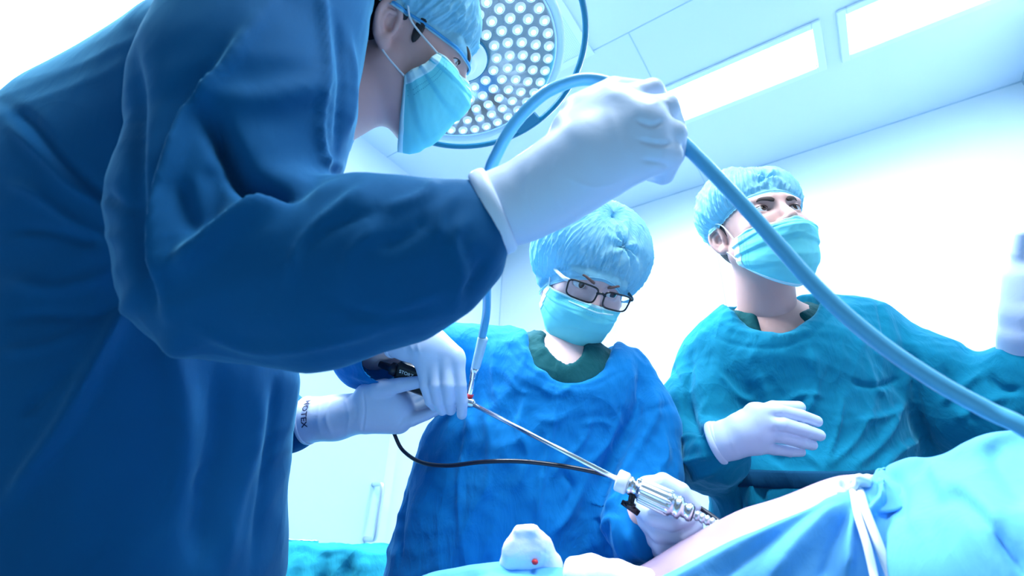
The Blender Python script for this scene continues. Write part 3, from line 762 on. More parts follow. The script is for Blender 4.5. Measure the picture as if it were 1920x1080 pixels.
    hand(root, 'r', [(742, 640, .865, .028), (768, 646, .85, .026), (800, 655, .84, .028)],
         [[(805, 652, .84, .030), (846, 682, .835, .017)], [(800, 655, .84, .027), (815, 690, .835, .018)], [(800, 660, .84, .024), (800, 692, .835, .015)], [(815, 645, .84, .025), (853, 668, .83, .017)]],
         [[(857, 680, .828, .0125), (863, 722, .822, .0105), (866, 750, .83, .0095), (866, 777, .84, .0088)],
          [(838, 685, .825, .0125), (839, 722, .815, .0112), (842, 750, .828, .010), (845, 769, .845, .0092)],
          [(816, 688, .827, .0118), (816, 722, .818, .0105), (822, 752, .83, .0095), (829, 770, .845, .0088)],
          [(797, 693, .83, .011), (797, 722, .825, .0095), (806, 752, .835, .0085), (816, 764, .85, .008)],
          [(805, 660, .86, .017), (822, 705, .885, .012), (850, 742, .89, .0105)]],
         wr=(P(740, 639, .862), unit(P(790, 650, .845) - P(740, 639, .862))),
         folds=[([(757, 618), (752, 640), (760, 662)], 3, 1.2), ([(772, 620), (768, 642), (778, 666)], 3, 1), ([(790, 622), (783, 645), (790, 670)], 3, 1.2)])
    cuff_ring(root, P(740, 639, .862), P(790, 650, .845) - P(740, 639, .862), .0285, .0285, CV(0, 1, 0), .0018)
    # left hand closed around the trocar
    hand(root, 'l', [(1196, 985, 0.757, .030), (1216, 965, 0.737, .028), (1240, 950, 0.722, .028)],
         [[(1215, 930, 0.722, .024), (1235, 965, 0.722, .030), (1250, 1005, 0.722, .026)], [(1220, 925, 0.722, .020), (1262, 935, 0.722, .024), (1290, 965, 0.722, .020)], [(1240, 940, 0.727, .030), (1275, 990, 0.722, .026)]],
         [[(1218, 915, 0.722, .013), (1243, 905, 0.707, .0135), (1277, 922, 0.697, .0125), (1300, 948, 0.692, .0105)],
          [(1200, 948, 0.712, .012), (1222, 968, 0.687, .0125), (1258, 979, 0.677, .0118), (1290, 972, 0.687, .010)],
          [(1212, 975, 0.712, .012), (1236, 1000, 0.690, .0125), (1270, 1003, 0.682, .0115), (1304, 984, 0.692, .0105)],
          [(1218, 1000, 0.712, .012), (1240, 1024, 0.694, .012), (1272, 1024, 0.687, .011), (1302, 1004, 0.697, .010)],
          [(1225, 1020, 0.712, .011), (1243, 1042, 0.702, .0105), (1270, 1043, 0.697, .0098), (1292, 1030, 0.702, .009)]],
         wr=(P(1190, 990, 0.764), unit(P(1230, 955, 0.727) - P(1190, 990, 0.764))), folds=[([(1190, 975), (1205, 1005), (1222, 1035)], 3, 1), ([(1200, 960), (1215, 985), (1225, 1000)], 3, -1)])
    return root
woman()

# ============================================================ the man looking up
def man_up():
    hc = P(1422, 432, 1.045); R = frame3(CV(.04, .42, .90), CV(-.06, .95, -.3))
    nb = P(1440, 600, 1.05); nl = (nb - hc) @ R
    s = build_head_field(.0016, 1.0, lo=(-.1, -.125, -.2), neck=[((0, -.02, -.06), .056), (nl * .75 + np.array([0, -.02, -.06]) * .25, .056)], lids=.95); s0 = s
    V, Q = s.mesh(2); HV = to_world(V, hc, R)
    L = P(1322, 690, 1.05); Rr = P(1640, 645, 1.06); chest = P(1480, 760, 1.0); pel = P(1520, 985, .93)
    hip = np.array([pel[0], pel[1], .86]); side = Rr - L; side[2] = 0; side = unit(side)
    el1 = P(1312, 850, .93); wr1 = P(1352, 832, .82); el2 = P(1845, 775, .96); wr2 = P(1915, 665, .88)
    def torso(s, g, k=.05):
        s.chain([(P(1440, 585, 1.06), .054 + g * .3), (P(1450, 630, 1.06), .062 + g)], .03)
        s.cap(P(1370, 665, 1.065), P(1590, 630, 1.07), .06 + g, .06 + g, k)
        s.cap(P(1480, 690, 1.06), P(1512, 830, 1.015), .125 + g, .112 + g, k, flat=(side, 1.36))
        s.cap(P(1512, 830, 1.015), pel, .105 + g, .108 + g, k, flat=(side, 1.2))
    lo, hi = bounds([(L, .13), (Rr, .13), (pel, .22), (el1, .12), (el2, .12), (wr1, .08), (wr2, .08), (hip * [1, 1, 0], .24)], .03); lo[2] = -.01
    b = SDF(lo, hi, .007); torso(b, 0)
    b.chain([(L, .05), (el1, .032), (wr1, .018)], .02); b.chain([(Rr, .05), (el2, .04), (wr2, .028)], .02)
    b.cap(pel, hip, .12, .12, .03, flat=(side, 1.2)); legs(b, hip, .08, side)
    root = body_mesh('person', HV, Q, b, M['skinC'], dict(label='person in teal gown and cap looking up, open gloved hand at the waist', category='person'))
    for sx in (-1, 1):
        eye_mesh(root, hc, R, (sx * .0325, .0700, 0), CV(.16, .52, .84))
        lash(root, hc, R, sx, M['brow'], .95)
        brow(root, hc, R, sx, M['brow'], 1.35, .002, -.005)
    build_cap(root, hc, R, -.25, 72, 122, (.020, .026, .018), 21, knot=[(.05, .72, .13, .007, 5)], field=s0, band=2)
    build_mask(root, hc, R, 6, up=-.032, drop=.022, side=((.020, -.020), (.012, -.090)), nose=1.0, pleat=1.0, field=s0)
    # hair under the cap
    hs = SDF((-.1, -.12, -.09), (.1, .06, .08), .0025); hs.ell((0, -.018, .022), (.0785, .093, .092), k=.01); hs.cap((-.1, .045, -.07), (.1, .045, -.07), .062, .062, .01, 'sub'); hs.cap((-.1, .06, 0), (.1, .06, 0), .052, .052, .01, 'sub'); hs.cap((-.1, .0, -.12), (.1, .0, -.12), .055, .055, .01, 'sub')
    hv, hq = hs.mesh(1); mk('hair', to_world(hv, hc, R), hq, M['hair'], root)
    lo2 = P(1450, 640, 1.06) - .22; hi2 = P(1450, 640, 1.06) + .22
    sb = SDF(lo2, hi2, .004); torso(sb, .011, .04); sb.chain([(P(1455, 550, .98), .055), (P(1478, 604, .96), .048)], .008, mode='sub'); sb.cap(P(1440, 520, 1.06), P(1445, 575, 1.06), .1, .068, .01, 'sub')
    V, Q = sb.mesh(2); V = ripple(V, Q, .0008, 60, 4); mk('scrub_top', V, Q, M['scrub'], root)
    s = SDF(lo, hi, .0042); torso(s, .024, .06)
    s.chain([(P(1335, 695, 1.05), .078), (P(1310, 770, 1.0), .072), (P(1318, 850, .94), .066), (P(1345, 850, .85), .048), (P(1350, 838, .835), .036)], .03)
    s.chain([(P(1620, 640, 1.06), .082), (P(1730, 710, 1.0), .084), (P(1835, 785, .93), .078), (P(1895, 740, .90), .062), (P(1908, 690, .885), .046)], .035)
    s.chain([(P(1735, 790, 1.01), .075), (P(1850, 870, .97), .075)], .04)
    s.cap(pel, np.array([pel[0], pel[1], .30]), .145, .20, .06, flat=(side, 1.15))
    s.chain([(P(1437, 470, 1.06), .12), (P(1445, 560, 1.06), .088)], .01, mode='sub'); s.cap(P(1445, 560, 1.06), P(1452, 540, .92), .075, .075, .02, 'sub')
    V, Q = s.mesh(2); V = ripple(V, Q, .0018, 22, 31)
    V = fold(V, Q, [
        ([(1345, 600), (1380, 618), (1430, 625), (1480, 612), (1520, 580)], 5, 2.9, 'open'), ([(1318, 612), (1360, 640), (1420, 652), (1480, 648), (1530, 620), (1560, 590)], 3, -2.9, 'open'),
        ([(1240, 690), (1260, 690), (1285, 760), (1310, 810)], 5, -7.2), ([(1300, 640), (1290, 720), (1300, 790), (1330, 840)], 11, -16.2), ([(1330, 740), (1310, 790), (1350, 800), (1400, 760)], 6, 9.0),
        ([(1340, 690), (1380, 740), (1420, 755)], 6, 7.2), ([(1580, 735), (1570, 800), (1545, 880)], 4, 9.0), ([(1590, 715), (1640, 725), (1690, 710)], 5, -7.2), ([(1520, 640), (1530, 720), (1500, 800)], 9, 7.2),
        ([(1690, 620), (1715, 700), (1725, 800), (1760, 860)], 11, -18.0), ([(1645, 560), (1660, 630), (1670, 660)], 4, -5.4, 'open'), ([(1690, 760), (1660, 820), (1600, 880)], 7, 9.0), ([(1735, 820), (1680, 850), (1640, 900)], 7, 9.0),
        ([(1600, 790), (1660, 780), (1700, 760)], 5, 7.2), ([(1450, 770), (1500, 740), (1550, 745)], 5, 5.4), ([(1390, 900), (1385, 950), (1380, 990)], 5, -12.6), ([(1410, 895), (1408, 960)], 5, 10.8), ([(1430, 900), (1428, 980)], 5, -10.8),
        ([(1545, 880), (1600, 830), (1640, 760)], 6, 7.2), ([(1545, 880), (1500, 850), (1450, 850)], 6, 7.2), ([(1270, 870), (1310, 860), (1340, 850)], 5, 9.0), ([(1265, 830), (1300, 815), (1330, 812)], 5, 9.0), ([(1285, 905), (1320, 890), (1350, 880)], 6, 7.2),
        ([(1760, 760), (1800, 730), (1860, 690)], 8, 10.8), ([(1790, 790), (1840, 760), (1900, 740)], 8, 10.8), ([(1850, 700), (1880, 730), (1920, 730)], 7, -10.8), ([(1770, 680), (1790, 740), (1840, 800)], 8, -9.0), ([(1420, 690), (1440, 760), (1430, 800)], 7, 5.4),
        ([(1620, 660), (1640, 720), (1660, 740)], 6, 5.4), ([(1480, 880), (1420, 830), (1400, 800)], 8, -9.0),
    ], .35, 2)
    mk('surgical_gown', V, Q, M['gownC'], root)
    # belt
    from mathutils.bvhtree import BVHTree
    bc = P(1518, 912, .985); fw = np.cross(side, [0, 0, 1.0]); pts = []
    near = (np.abs(V[:, 2] - bc[2]) < .06)[Q].all(1); bv = BVHTree.FromPolygons(V.tolist(), Q[near].tolist())
    for i in range(72):
        a = 2 * math.pi * i / 72; dr = side * math.cos(a) + fw * math.sin(a); hit = bv.ray_cast(Vector(bc.tolist()) + Vector([0, 0, .010 * math.sin(2 * a + .8)]), Vector(dr.tolist()), .35)
        rr = hit[3] if hit[3] else .17
        pts.append((bc + [0, 0, .010 * math.sin(2 * a + .8)], dr, min(rr, .21)))
    rr = np.array([p[2] for p in pts]); rr = (np.roll(rr, 1) + rr + np.roll(rr, -1)) / 3 + .004
    pts = np.array([p[0] + p[1] * q for p, q in zip(pts, rr)])
    MB().tube(pts, .0042, 8, closed=True, flat=(np.array([0, 0, 1.0]), 3.6)).build('belt', M['belt'], root)
    hand(root, 'r', [(1345, 832, .825, .034), (1362, 826, .815, .029), (1392, 815, .805, .031)],
         [[(1392, 800, .80, .020), (1420, 777, .795, .017)], [(1392, 805, .80, .022), (1422, 795, .79, .018)], [(1392, 815, .80, .022), (1422, 815, .79, .018)], [(1390, 825, .80, .02), (1418, 834, .795, .015)]],
         [[(1412, 770, .80, .0115), (1462, 771, .785, .0105), (1502, 780, .79, .010), (1531, 790, .80, .0092)],
          [(1418, 791, .795, .0118), (1468, 796, .775, .0108), (1508, 807, .78, .0102), (1536, 816, .79, .0093)],
          [(1418, 812, .795, .0115), (1462, 818, .78, .0105), (1500, 828, .785, .0098), (1522, 834, .795, .0088)],
          [(1412, 832, .80, .0105), (1450, 842, .79, .0092), (1480, 846, .795, .0088), (1501, 847, .80, .008)],
          [(1400, 785, .815, .016), (1450, 765, .835, .012), (1498, 764, .835, .0105)]],
         wr=(P(1345, 832, .825), unit(P(1392, 815, .805) - P(1345, 832, .825))), folds=[([(1366, 800), (1372, 830), (1385, 855)], 3, .8)])
    cuff_ring(root, P(1347, 831, .824), P(1392, 815, .805) - P(1345, 832, .825), .0345, .0335, CV(0, 1, 0), .0026)
    cuff_ring(root, P(1353, 828, .820), P(1392, 815, .805) - P(1345, 832, .825), .0325, .0315, CV(0, 1, 0), .0018)
    hand(root, 'l', [(1908, 668, .885, .030), (1915, 630, .875, .028), (1922, 590, .87, .030)],
         [[(1922, 590, .87, .032), (1930, 520, .865, .034)], [(1940, 590, .87, .028), (1955, 530, .865, .030)]],
         [[(1915, 520, .865, .0125), (1912, 475, .86, .0115), (1918, 440, .85, .010)], [(1932, 510, .865, .0125), (1932, 455, .86, .0115), (1936, 420, .85, .010)], [(1948, 515, .865, .012), (1952, 462, .86, .011), (1955, 430, .85, .0095)],
          [(1964, 525, .865, .011), (1970, 485, .86, .010), (1973, 458, .85, .0085)], [(1930, 590, .86, .017), (1960, 575, .83, .0135), (1985, 545, .82, .011)]],
         wr=(P(1906, 672, .885), unit(P(1920, 600, .87) - P(1906, 672, .885))))
    return root
man_up()

# ============================================================ the man in front, seen from behind his shoulder
def man_front():
    hc = P(764, 86, .765); R = frame3(CV(.89, -.43, -.13), CV(.43, .88, -.02))
    nb = P(560, 215, .70); nl = (nb - hc) @ R
    s = build_head_field(.0014, 1.05, lo=(-.1, -.17, -.25), neck=[((0, -.018, -.06), .060), (nl * .85 + np.array([0, -.01, -.05]) * .15, .064)], lids=.7); s0 = s
    V, Q = s.mesh(2); HV = to_world(V, hc, R)
    sh = P(520, 20, .62); sh2 = P(470, 200, .90); el = P(420, 505, .50); wr = P(925, 402, .50)
    el2 = P(330, 700, .95); wr2 = P(590, 790, .92)
    chest = P(330, 300, .76); pel = P(200, 900, .74); hip = pel + np.array([0, 0, -.12]); side = unit(sh - sh2); side[2] = 0; side = unit(side)
    lo, hi = bounds([(chest, .32), (pel, .32), (sh, .16), (el, .14), (wr, .07), (wr2, .08), (hip * [1, 1, 0], .32), (P(300, -100, .7), .2)], .03); lo[2] = -.01
    def torso(s, g, k=.06):
        s.cap(P(560, 190, .72), P(470, 120, .72), .062 + g, .08 + g, k)
        s.cap(P(430, 110, .74), P(300, 380, .76), .095 + g, .105 + g, k, flat=(side, 1.1))
        s.cap(P(300, 380, .76), pel, .11 + g, .14 + g, k, flat=(side, 1.1))
    b = SDF(lo, hi, .008); torso(b, 0); b.chain([(sh, .055), (el, .045), (wr, .03)], .02); b.chain([(sh2, .055), (el2, .045), (wr2, .022)], .02)
    b.cap(pel, hip, .15, .14, .03, flat=(side, 1.15)); legs(b, hip, .09, side, r=.08)
    root = body_mesh('person', HV, Q, b, M['skinA'], dict(label='person in shaded blue gown leaning in at the left, raising a tube in one hand', category='person'))
    for sx in (-1, 1):
        eye_mesh(root, hc, R, (sx * .0325, .0700, 0), CV(.8, -.55, .05))
        lash(root, hc, R, sx, M['brow'], .8, .0012)
        brow(root, hc, R, sx, M['brow'], 1.3, .004, 0)
    build_cap(root, hc, R, -.36, 78, 117, (.018, .030, .012), 9, gather=1.3, field=s0)
    build_mask(root, hc, R, 8, up=.004, drop=.016, side=((.060, -.016), (.030, -.062)), nose=1.5, pleat=1.5, wide=1.03, field=s0)
    hs = SDF((-.1, -.125, -.12), (.1, .08, .08), .0016); hs.ell((0, -.018, .018), (.0795, .0945, .098), k=.01)
    hs.cap((-.1, .035, -.075), (.1, .035, -.075), .068, .068, .01, 'sub'); hs.cap((-.1, .075, .012), (.1, .075, .012), .066, .066, .008, 'sub'); hs.cap((-.1, .04, .03), (.1, .04, .03), .04, .04, .008, 'sub'); hs.cap((-.1, .012, -.03), (.1, .012, -.03), .034, .034, .008, 'sub')
    for sx in (-1, 1): hs.ell((sx * .0716, .022, .006), (.0042, .0070, .024), k=.003)
    hv, hq = hs.mesh(1); mk('hair', to_world(hv, hc, R), hq, M['hair'], root)
    # gown
    s = SDF(lo, hi, .0046); 
    s.cap(P(490, 185, .74), P(310, 385, .78), .142, .160, .06, flat=(side, 1.1))
    s.cap(P(425, 205, .80), P(130, 430, .82), .165, .185, .06)
    s.cap(P(492, 720, .80), P(392, 1090, .74), .055, .078, .04)
    s.cap(P(250, 420, .78), P(215, 760, .76), .185, .205, .08); s.cap(P(225, 760, .76), P(190, 1080, .72), .200, .215, .08)
    q = P(190, 1080, .72); s.cap(q, np.array([q[0], q[1], .32]), .225, .27, .06)
    s.cap(P(60, 520, .86), P(-40, 1000, .86), .22, .26, .08)
    # sleeve in front
    s.chain([(P(535, -60, .62), .110), (P(470, 200, .56), .108), (P(432, 400, .52), .100), (P(450, 500, .50), .094), (P(610, 515, .50), .092), (P(750, 486, .495), .080), (P(822, 464, .495), .062), (P(866, 440, .495), .044), (P(888, 414, .497), .032)], .025)
    s.cap(P(585, -40, .64), P(575, 230, .63), .056, .052, .03)
    s.cap(P(610, 60, .66), P(600, 270, .66), .036, .034, .02)
    # far sleeve, ending at the other glove
    s.chain([(P(420, 640, .95), .06), (P(520, 790, .95), .050), (P(556, 800, .94), .046)], .03)
    s.cap(P(700, 140, .72), P(665, 190, .72), .070, .066, .01, 'sub')
    V, Q = s.mesh(2); V = ripple(V, Q, .0016, 13, 51)
    V = fold(V, Q, [
        ([(508, 0), (430, 110), (384, 181), (352, 220), (325, 290), (306, 363), (296, 493), (311, 590)], 14, 20), ([(455, 60), (400, 120), (340, 200), (290, 330), (275, 420), (285, 520)], 22, -9),
        ([(378, 202), (405, 245), (430, 290), (467, 345), (544, 360), (622, 322)], 17, -34), ([(384, 181), (480, 190), (560, 170), (640, 130)], 26, 7), ([(400, 300), (400, 360), (380, 440)], 26, -9),
        ([(640, 345), (539, 363), (470, 400), (415, 435), (360, 475), (311, 503)], 17, 20), ([(330, 330), (345, 400), (370, 440)], 20, -10), ([(720, 420), (660, 470), (640, 540)], 9, 5), ([(800, 400), (770, 440), (700, 470)], 8, -6), ([(700, 340), (650, 380), (590, 430), (555, 480), (540, 560)], 10, 7), ([(760, 385), (660, 410), (585, 450), (560, 520)], 6, -5),
        ([(820, 335), (790, 370), (700, 400)], 9, 7), ([(870, 350), (830, 400), (820, 460)], 8, 5), ([(880, 400), (850, 450), (860, 520), (850, 600)], 10, 7), ([(920, 470), (890, 520), (860, 560)], 7, -6), ([(900, 440), (870, 480), (880, 540)], 5, 4),
        ([(600, 545), (680, 590), (760, 590), (850, 565)], 8, -5), ([(330, 600), (480, 655), (620, 640), (760, 600)], 10, 5), ([(560, 620), (700, 600), (880, 520)], 6, 3),
        ([(605, 0), (612, 120), (600, 240), (612, 320)], 6, 8, 'open'), ([(630, 30), (640, 160), (628, 300)], 6, -7), ([(655, 60), (663, 170), (650, 260)], 5, 6), ([(590, 300), (625, 305), (650, 320)], 5, 7),
        ([(245, 60), (252, 200), (245, 400), (270, 520), (300, 600)], 14, -12),
        ([(270, 520), (200, 640), (120, 790), (60, 880), (0, 960)], 16, 15), ([(310, 600), (330, 700), (345, 800), (330, 1000)], 30, 10), ([(400, 670), (410, 800), (380, 950), (370, 1080)], 26, -12), ([(490, 690), (480, 820), (440, 960), (420, 1080)], 16, 8),
        ([(520, 690), (500, 850), (470, 1080)], 9, -7), ([(0, 190), (60, 230), (120, 300), (200, 370), (250, 400)], 9, -8), ([(0, 220), (80, 290), (140, 350), (230, 400)], 9, 7), ([(0, 430), (80, 430), (160, 450), (200, 440)], 8, -6),
        ([(0, 340), (60, 360), (130, 410), (190, 440), (240, 450)], 9, 6), ([(0, 520), (90, 540), (160, 530), (230, 500)], 12, 7), ([(0, 600), (80, 590), (180, 590), (240, 560)], 9, -6), ([(0, 660), (80, 650), (170, 620)], 9, 5), ([(40, 780), (90, 730), (160, 670)], 9, -6), ([(390, 940), (370, 900), (410, 860)], 8, -4),
    ], .12, 4)
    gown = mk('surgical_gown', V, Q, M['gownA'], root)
    # raised hand with the tube
    gl = hand(root, 'l', [(915, 401, .50, .0405), (985, 376, .50, .037), (1040, 345, .495, .039), (1100, 300, .49, .043)],
         [[(1075, 320, .49, .034), (1160, 215, .485, .026)], [(1080, 320, .49, .036), (1200, 240, .475, .028)], [(1090, 325, .49, .034), (1215, 285, .475, .024)], [(1080, 250, .50, .026), (1140, 195, .495, .019)]],
         [[(1165, 190, .495, .0150), (1222, 172, .50, .0128), (1236, 196, .525, .0115), (1205, 225, .535, .0105)],
          [(1192, 212, .48, .0150), (1248, 203, .482, .0135), (1262, 236, .515, .0120), (1230, 255, .535, .0105)],
          [(1210, 245, .475, .0148), (1262, 252, .475, .0130), (1262, 290, .51, .0118), (1235, 295, .535, .0105)],
          [(1212, 282, .475, .0140), (1256, 293, .475, .0125), (1244, 325, .50, .0112), (1220, 322, .525, .0100)],
          [(1090, 215, .51, .022), (1150, 172, .54, .0155), (1205, 172, .56, .0125)]],
         h=.0017, kp=.011, kf=.0012, wr=(P(912, 402, .50), unit(P(985, 370, .50) - P(912, 402, .50))),
         folds=[([(1140, 190), (1160, 260), (1200, 300)], 14, .9), ([(1215, 195), (1250, 190), (1262, 200)], 4, .8), ([(1190, 225), (1225, 235), (1245, 225)], 4, -3), ([(1195, 262), (1235, 270), (1262, 268)], 4, -3), ([(1200, 300), (1235, 305), (1256, 312)], 4, -2.5),
                ([(1050, 290), (1030, 340), (1050, 400)], 6, 1), ([(1000, 300), (985, 360), (1005, 420)], 6, 1.2), ([(1060, 330), (1110, 350), (1170, 340)], 5, .8)])
    ax = P(985, 370, .50) - P(912, 402, .50)
    cuff_ring(root, P(924, 398, .4995), ax, .0410, .0410, CV(0, 1, 0), .0040)
    # lower hand, palm up, under the camera head
    hg = hand(root, 'r', [(581, 787, .925, .042), (630, 783, .915, .038), (684, 772, .90, .037)],
         [[(690, 750, .89, .027), (738, 755, .885, .025)], [(690, 785, .89, .026), (748, 790, .885, .022)], [(690, 768, .89, .030), (752, 770, .885, .024)], [(688, 740, .885, .020), (722, 728, .88, .017)]],
         [[(708, 730, .874, .0150), (750, 722, .858, .0128), (787, 716, .848, .0105)],
          [(742, 795, .88, .0135), (772, 787, .875, .0118), (800, 777, .88, .0102), (822, 768, .888, .009)],
          [(748, 778, .888, .012), (778, 768, .895, .0108), (806, 752, .90, .0095)],
          [(746, 762, .89, .012), (776, 750, .90, .0108), (804, 738, .905, .0095)],
          [(742, 748, .89, .011), (772, 740, .90, .0098), (798, 732, .905, .009)]],
         kp=.008, kf=.0014, wr=(P(578, 788, .925), unit(P(640, 780, .912) - P(578, 788, .925))),
         folds=[([(681, 735), (684, 770), (680, 806)], 2, -1.5, 'open'), ([(620, 745), (612, 785), (625, 820)], 4, 1.6), ([(645, 740), (655, 780), (650, 815)], 4, 1.6), ([(665, 745), (668, 775), (662, 800)], 4, -1.2), ([(735, 808), (750, 795), (758, 775)], 3, -1.2), ([(600, 750), (596, 790), (604, 820)], 4, 1.0)])
    cuff_ring(root, P(579, 788, .925), unit(P(640, 780, .912) - P(578, 788, .925)), .0425, .042, CV(0, 1, 0), .0016)
    # maker's print on the glove cuff, wrapped round it
    def wrap_text(txt, size, px, py, d, rad, axc, ang_up, parent, m, name='printed_text', bold=0):
        cu = bpy.data.curves.new(name, 'FONT'); cu.body = txt; cu.size = size; cu.align_x = 'CENTER'; cu.align_y = 'CENTER'; cu.resolution_u = 2; cu.offset = bold
        o = bpy.data.objects.new(name, cu); COL.objects.link(o); bpy.context.view_layer.update()
        me = bpy.data.meshes.new_from_object(o.evaluated_get(bpy.context.evaluated_depsgraph_get())); bpy.data.objects.remove(o); return me
    me = wrap_text('MOTEX', .0155, 0, 0, 0, 0, 0, 0, hg, M['ink'], bold=.0003)
    c1 = P(596, 785, .922); axd = unit(P(640, 780, .912) - P(578, 788, .925)); up = unit(CV(0, 1, 0) - axd * np.dot(CV(0, 1, 0), axd)); out = np.cross(axd, up)
    if np.dot(out, CAM - c1) < 0: out = -out
    for mm, shift, sp in ((me, 0.0, 0),):
        n_ = len(mm.vertices); co = np.zeros(n_ * 3, np.float32); mm.vertices.foreach_get('co', co); co = co.reshape(-1, 3).astype(float)
        r_ = .0432; a = -(co[:, 0]) / r_ + .50; ln = co[:, 1] + shift             # letters run down round the wrist
        W = c1 + axd * ln[:, None] + r_ * (np.sin(a)[:, None] * up + np.cos(a)[:, None] * out)
        mm.vertices.foreach_set('co', W.astype(np.float32).ravel()); mm.update(); mm.materials.clear(); mm.materials.append(M['ink'])
        o = bpy.data.objects.new('printed_text', mm); COL.objects.link(o); o.parent = hg
    return root
man_front()

# ------------------------------------------------------------------ surgical lamp
def lamp():
    C0 = P(869, 107, 1.5); N = unit(unit(CAM - C0) + CV(.02, -.10, 0)); u = unit(np.cross(N, [0, 0, 1.0])); v = np.cross(u, N)
    t = empty('surgical_lamp', C0, label='large round surgical lamp of many small lenses behind the masked head at the left', category='surgical lamp')
    pl = lambda r, a, h=0: C0 + r * (u * math.cos(a) + v * math.sin(a)) + N * h
    MB().lathe([(-.075, .02), (-.07, .12), (-.05, .235), (-.02, .298), (.0, .308), (.016, .306), (.020, .298), (.014, .284), (.006, .281)], C0, N, 96).build('housing', M['alu'], t)
    MB().lathe([(-.004, .280), (-.002, .05)], C0, N, 96).build('reflector_plate', M['dish'], t, False)
    MB().lathe([(.013, .284), (.017, .281), (.013, .277)], C0, N, 96).build('trim_ring', M['steel'], t)
    # rail around the rim, its blocks
    MB().tube([pl(.352, a, .0) + v * .022 for a in np.linspace(0, 2 * math.pi, 120, endpoint=False)], .0095, 10, closed=True).build('handle_rail', M['rail'], t)
    aa = np.linspace(-math.pi, math.pi, 400); bp = np.array([topix(pl(.325, a)[None]) for a in aa])[:, :, 0]; a0 = aa[np.argmin(np.hypot(bp[:, 0] - 1012, bp[:, 1] - 268))]
    for a in (a0, a0 + 2.3, a0 - 2.1):
        q = pl(.325, a, -.004); rr = unit(pl(1, a) - C0); tt = np.cross(N, rr); Mx = np.eye(4); Mx[:3, :3] = np.stack([rr, tt, N], 1); Mx[:3, 3] = q
        MB().box((-.024, -.045, -.012), (.030, .045, .012), Mx, bev=.003).build('rail_bracket', M['rail'], t, False)
    # centre hub
    MB().lathe([(0, .072), (.018, .070), (.026, .062), (.027, .040), (.045, .034), (.052, .026), (.053, 0)], C0, N, 48).build('centre_handle', M['plasticw'], t)
    MB().lathe([(.0, .0745), (.014, .0745), (.019, .072), (.019, .070)], C0, N, 48).build('hub_ring', M['rail'], t)
    for k in range(6):
        a = k * math.pi / 3 + .32
        MB().tube([pl(.078, a, .006), pl(.276, a, .006)], .0022, 6).build('divider', M['steel'], t)
    # lens cells
    seg = 20; prof = [(.0, .0178, 0), (.010, .0186, 0), (.012, .0172, 0), (.0125, .0160, 1), (.017, .0140, 1), (.0205, .0095, 1), (.0200, .0080, 0), (.0185, .0070, 1), (.0205, .0032, 2), (.0215, .0, 2)]
    V = []; F = []; mi = []
    for h_, r_, m_ in prof:
        for k in range(seg): V.append([r_ * math.cos(2 * math.pi * k / seg), r_ * math.sin(2 * math.pi * k / seg), h_])
    for i in range(len(prof) - 1):
        for k in range(seg):
            q = (k + 1) % seg; F.append([i * seg + k, i * seg + q, (i + 1) * seg + q, (i + 1) * seg + k]); mi.append(prof[i + 1][2])
    proto = mk('lens_cell', V, F, None, t, mats=[M['steel'], M['led'], M['ledc']], midx=mi)
    Rm = np.eye(4); Rm[:3, :3] = np.stack([u, np.cross(N, u), N], 1); first = True; r0 = np.random.default_rng(3)
    for ring, r_ in enumerate((.098, .138, .178, .218, .258)):
        n_ = int(2 * math.pi * r_ / .0405)
        for k in range(n_):
            a = 2 * math.pi * (k + .5 * (ring % 2)) / n_ + .1 * ring; o = proto if first else proto.copy()
            if not first: COL.objects.link(o)
            first = False; m_ = Rm.copy(); m_[:3, 3] = pl(r_, a, .0) - C0
            o.parent = t; o.matrix_parent_inverse = Matrix(); o.matrix_basis = Matrix(m_.tolist())
    # arm to the ceiling
    b0 = C0 - N * .07; top = np.array([C0[0] - .22, C0[1] + .10, CEIL])
    MB().tube(spline([b0, b0 - N * .06, b0 - N * .09 + [0, 0, .08], [top[0], top[1], CEIL - .25], [top[0], top[1], CEIL - .01]], 8), .024, 14).build('arm', M['plasticw'], t)
    MB().lathe([(0, .09), (.03, .085), (.05, .03)], top, [0, 0, -1.0], 32).build('ceiling_mount', M['plasticw'], t)
    for k in range(6):
        l = bpy.data.lights.new('surgical_lamp_light', 'SPOT'); l.energy = 13; l.spot_size = 1.7; l.spot_blend = .8; l.shadow_soft_size = .02; l.color = (.86, .95, 1)
        o = bpy.data.objects.new('surgical_lamp_light', l); COL.objects.link(o); o.location = pl(.2, k * math.pi / 3, .03)
        o.rotation_euler = Vector(N.tolist()).to_track_quat('-Z', 'Y').to_euler()
lamp()

# ------------------------------------------------------------------ hose, endoscope, camera head, cable
tp = [(2260, 1700, .28), (2210, 1350, .295), (2130, 1030, .325), (2030, 880, .35), (1920, 802, .37), (1850, 768, .385), (1750, 712, .40), (1640, 636, .42), (1540, 548, .44), (1460, 460, .46), (1380, 370, .48), (1300, 287, .50), (1252, 240, .512), (1205, 192, .528), (1160, 164, .545), (1120, 150, .55), (1075, 152, .55), (1018, 178, .55), (968, 228, .55), (935, 282, .55), (915, 335, .56), (903, 420, .62), (912, 520, .72), (912, 585, .80), (904, 630, .825), (896, 668, .838)]
TP = spline([P(*q) for q in tp], 8)
hose = MB().tube(TP, .0068, 16).build('hose', M['tube'], None, label='pale blue hose looped over the raised gloved hand and running down to the right', category='hose')
def seg_lathe(a, b, prof, name, m, parent, seg=24, ribs=0, amp=0, **kw):
    a = np.array(a); b = np.array(b); L = np.linalg.norm(b - a)
    return MB().lathe([(h * L, r) for h, r in prof], a, b - a, seg, ribs, amp).build(name, m, parent, **kw)
e0 = P(879, 754, .845); e1 = P(1170, 905, .690); tip = P(1375, 998, .634)
sc_ = empty('endoscope', e0, label='thin steel endoscope rod running from the gloved fingertips to the trocar', category='endoscope')
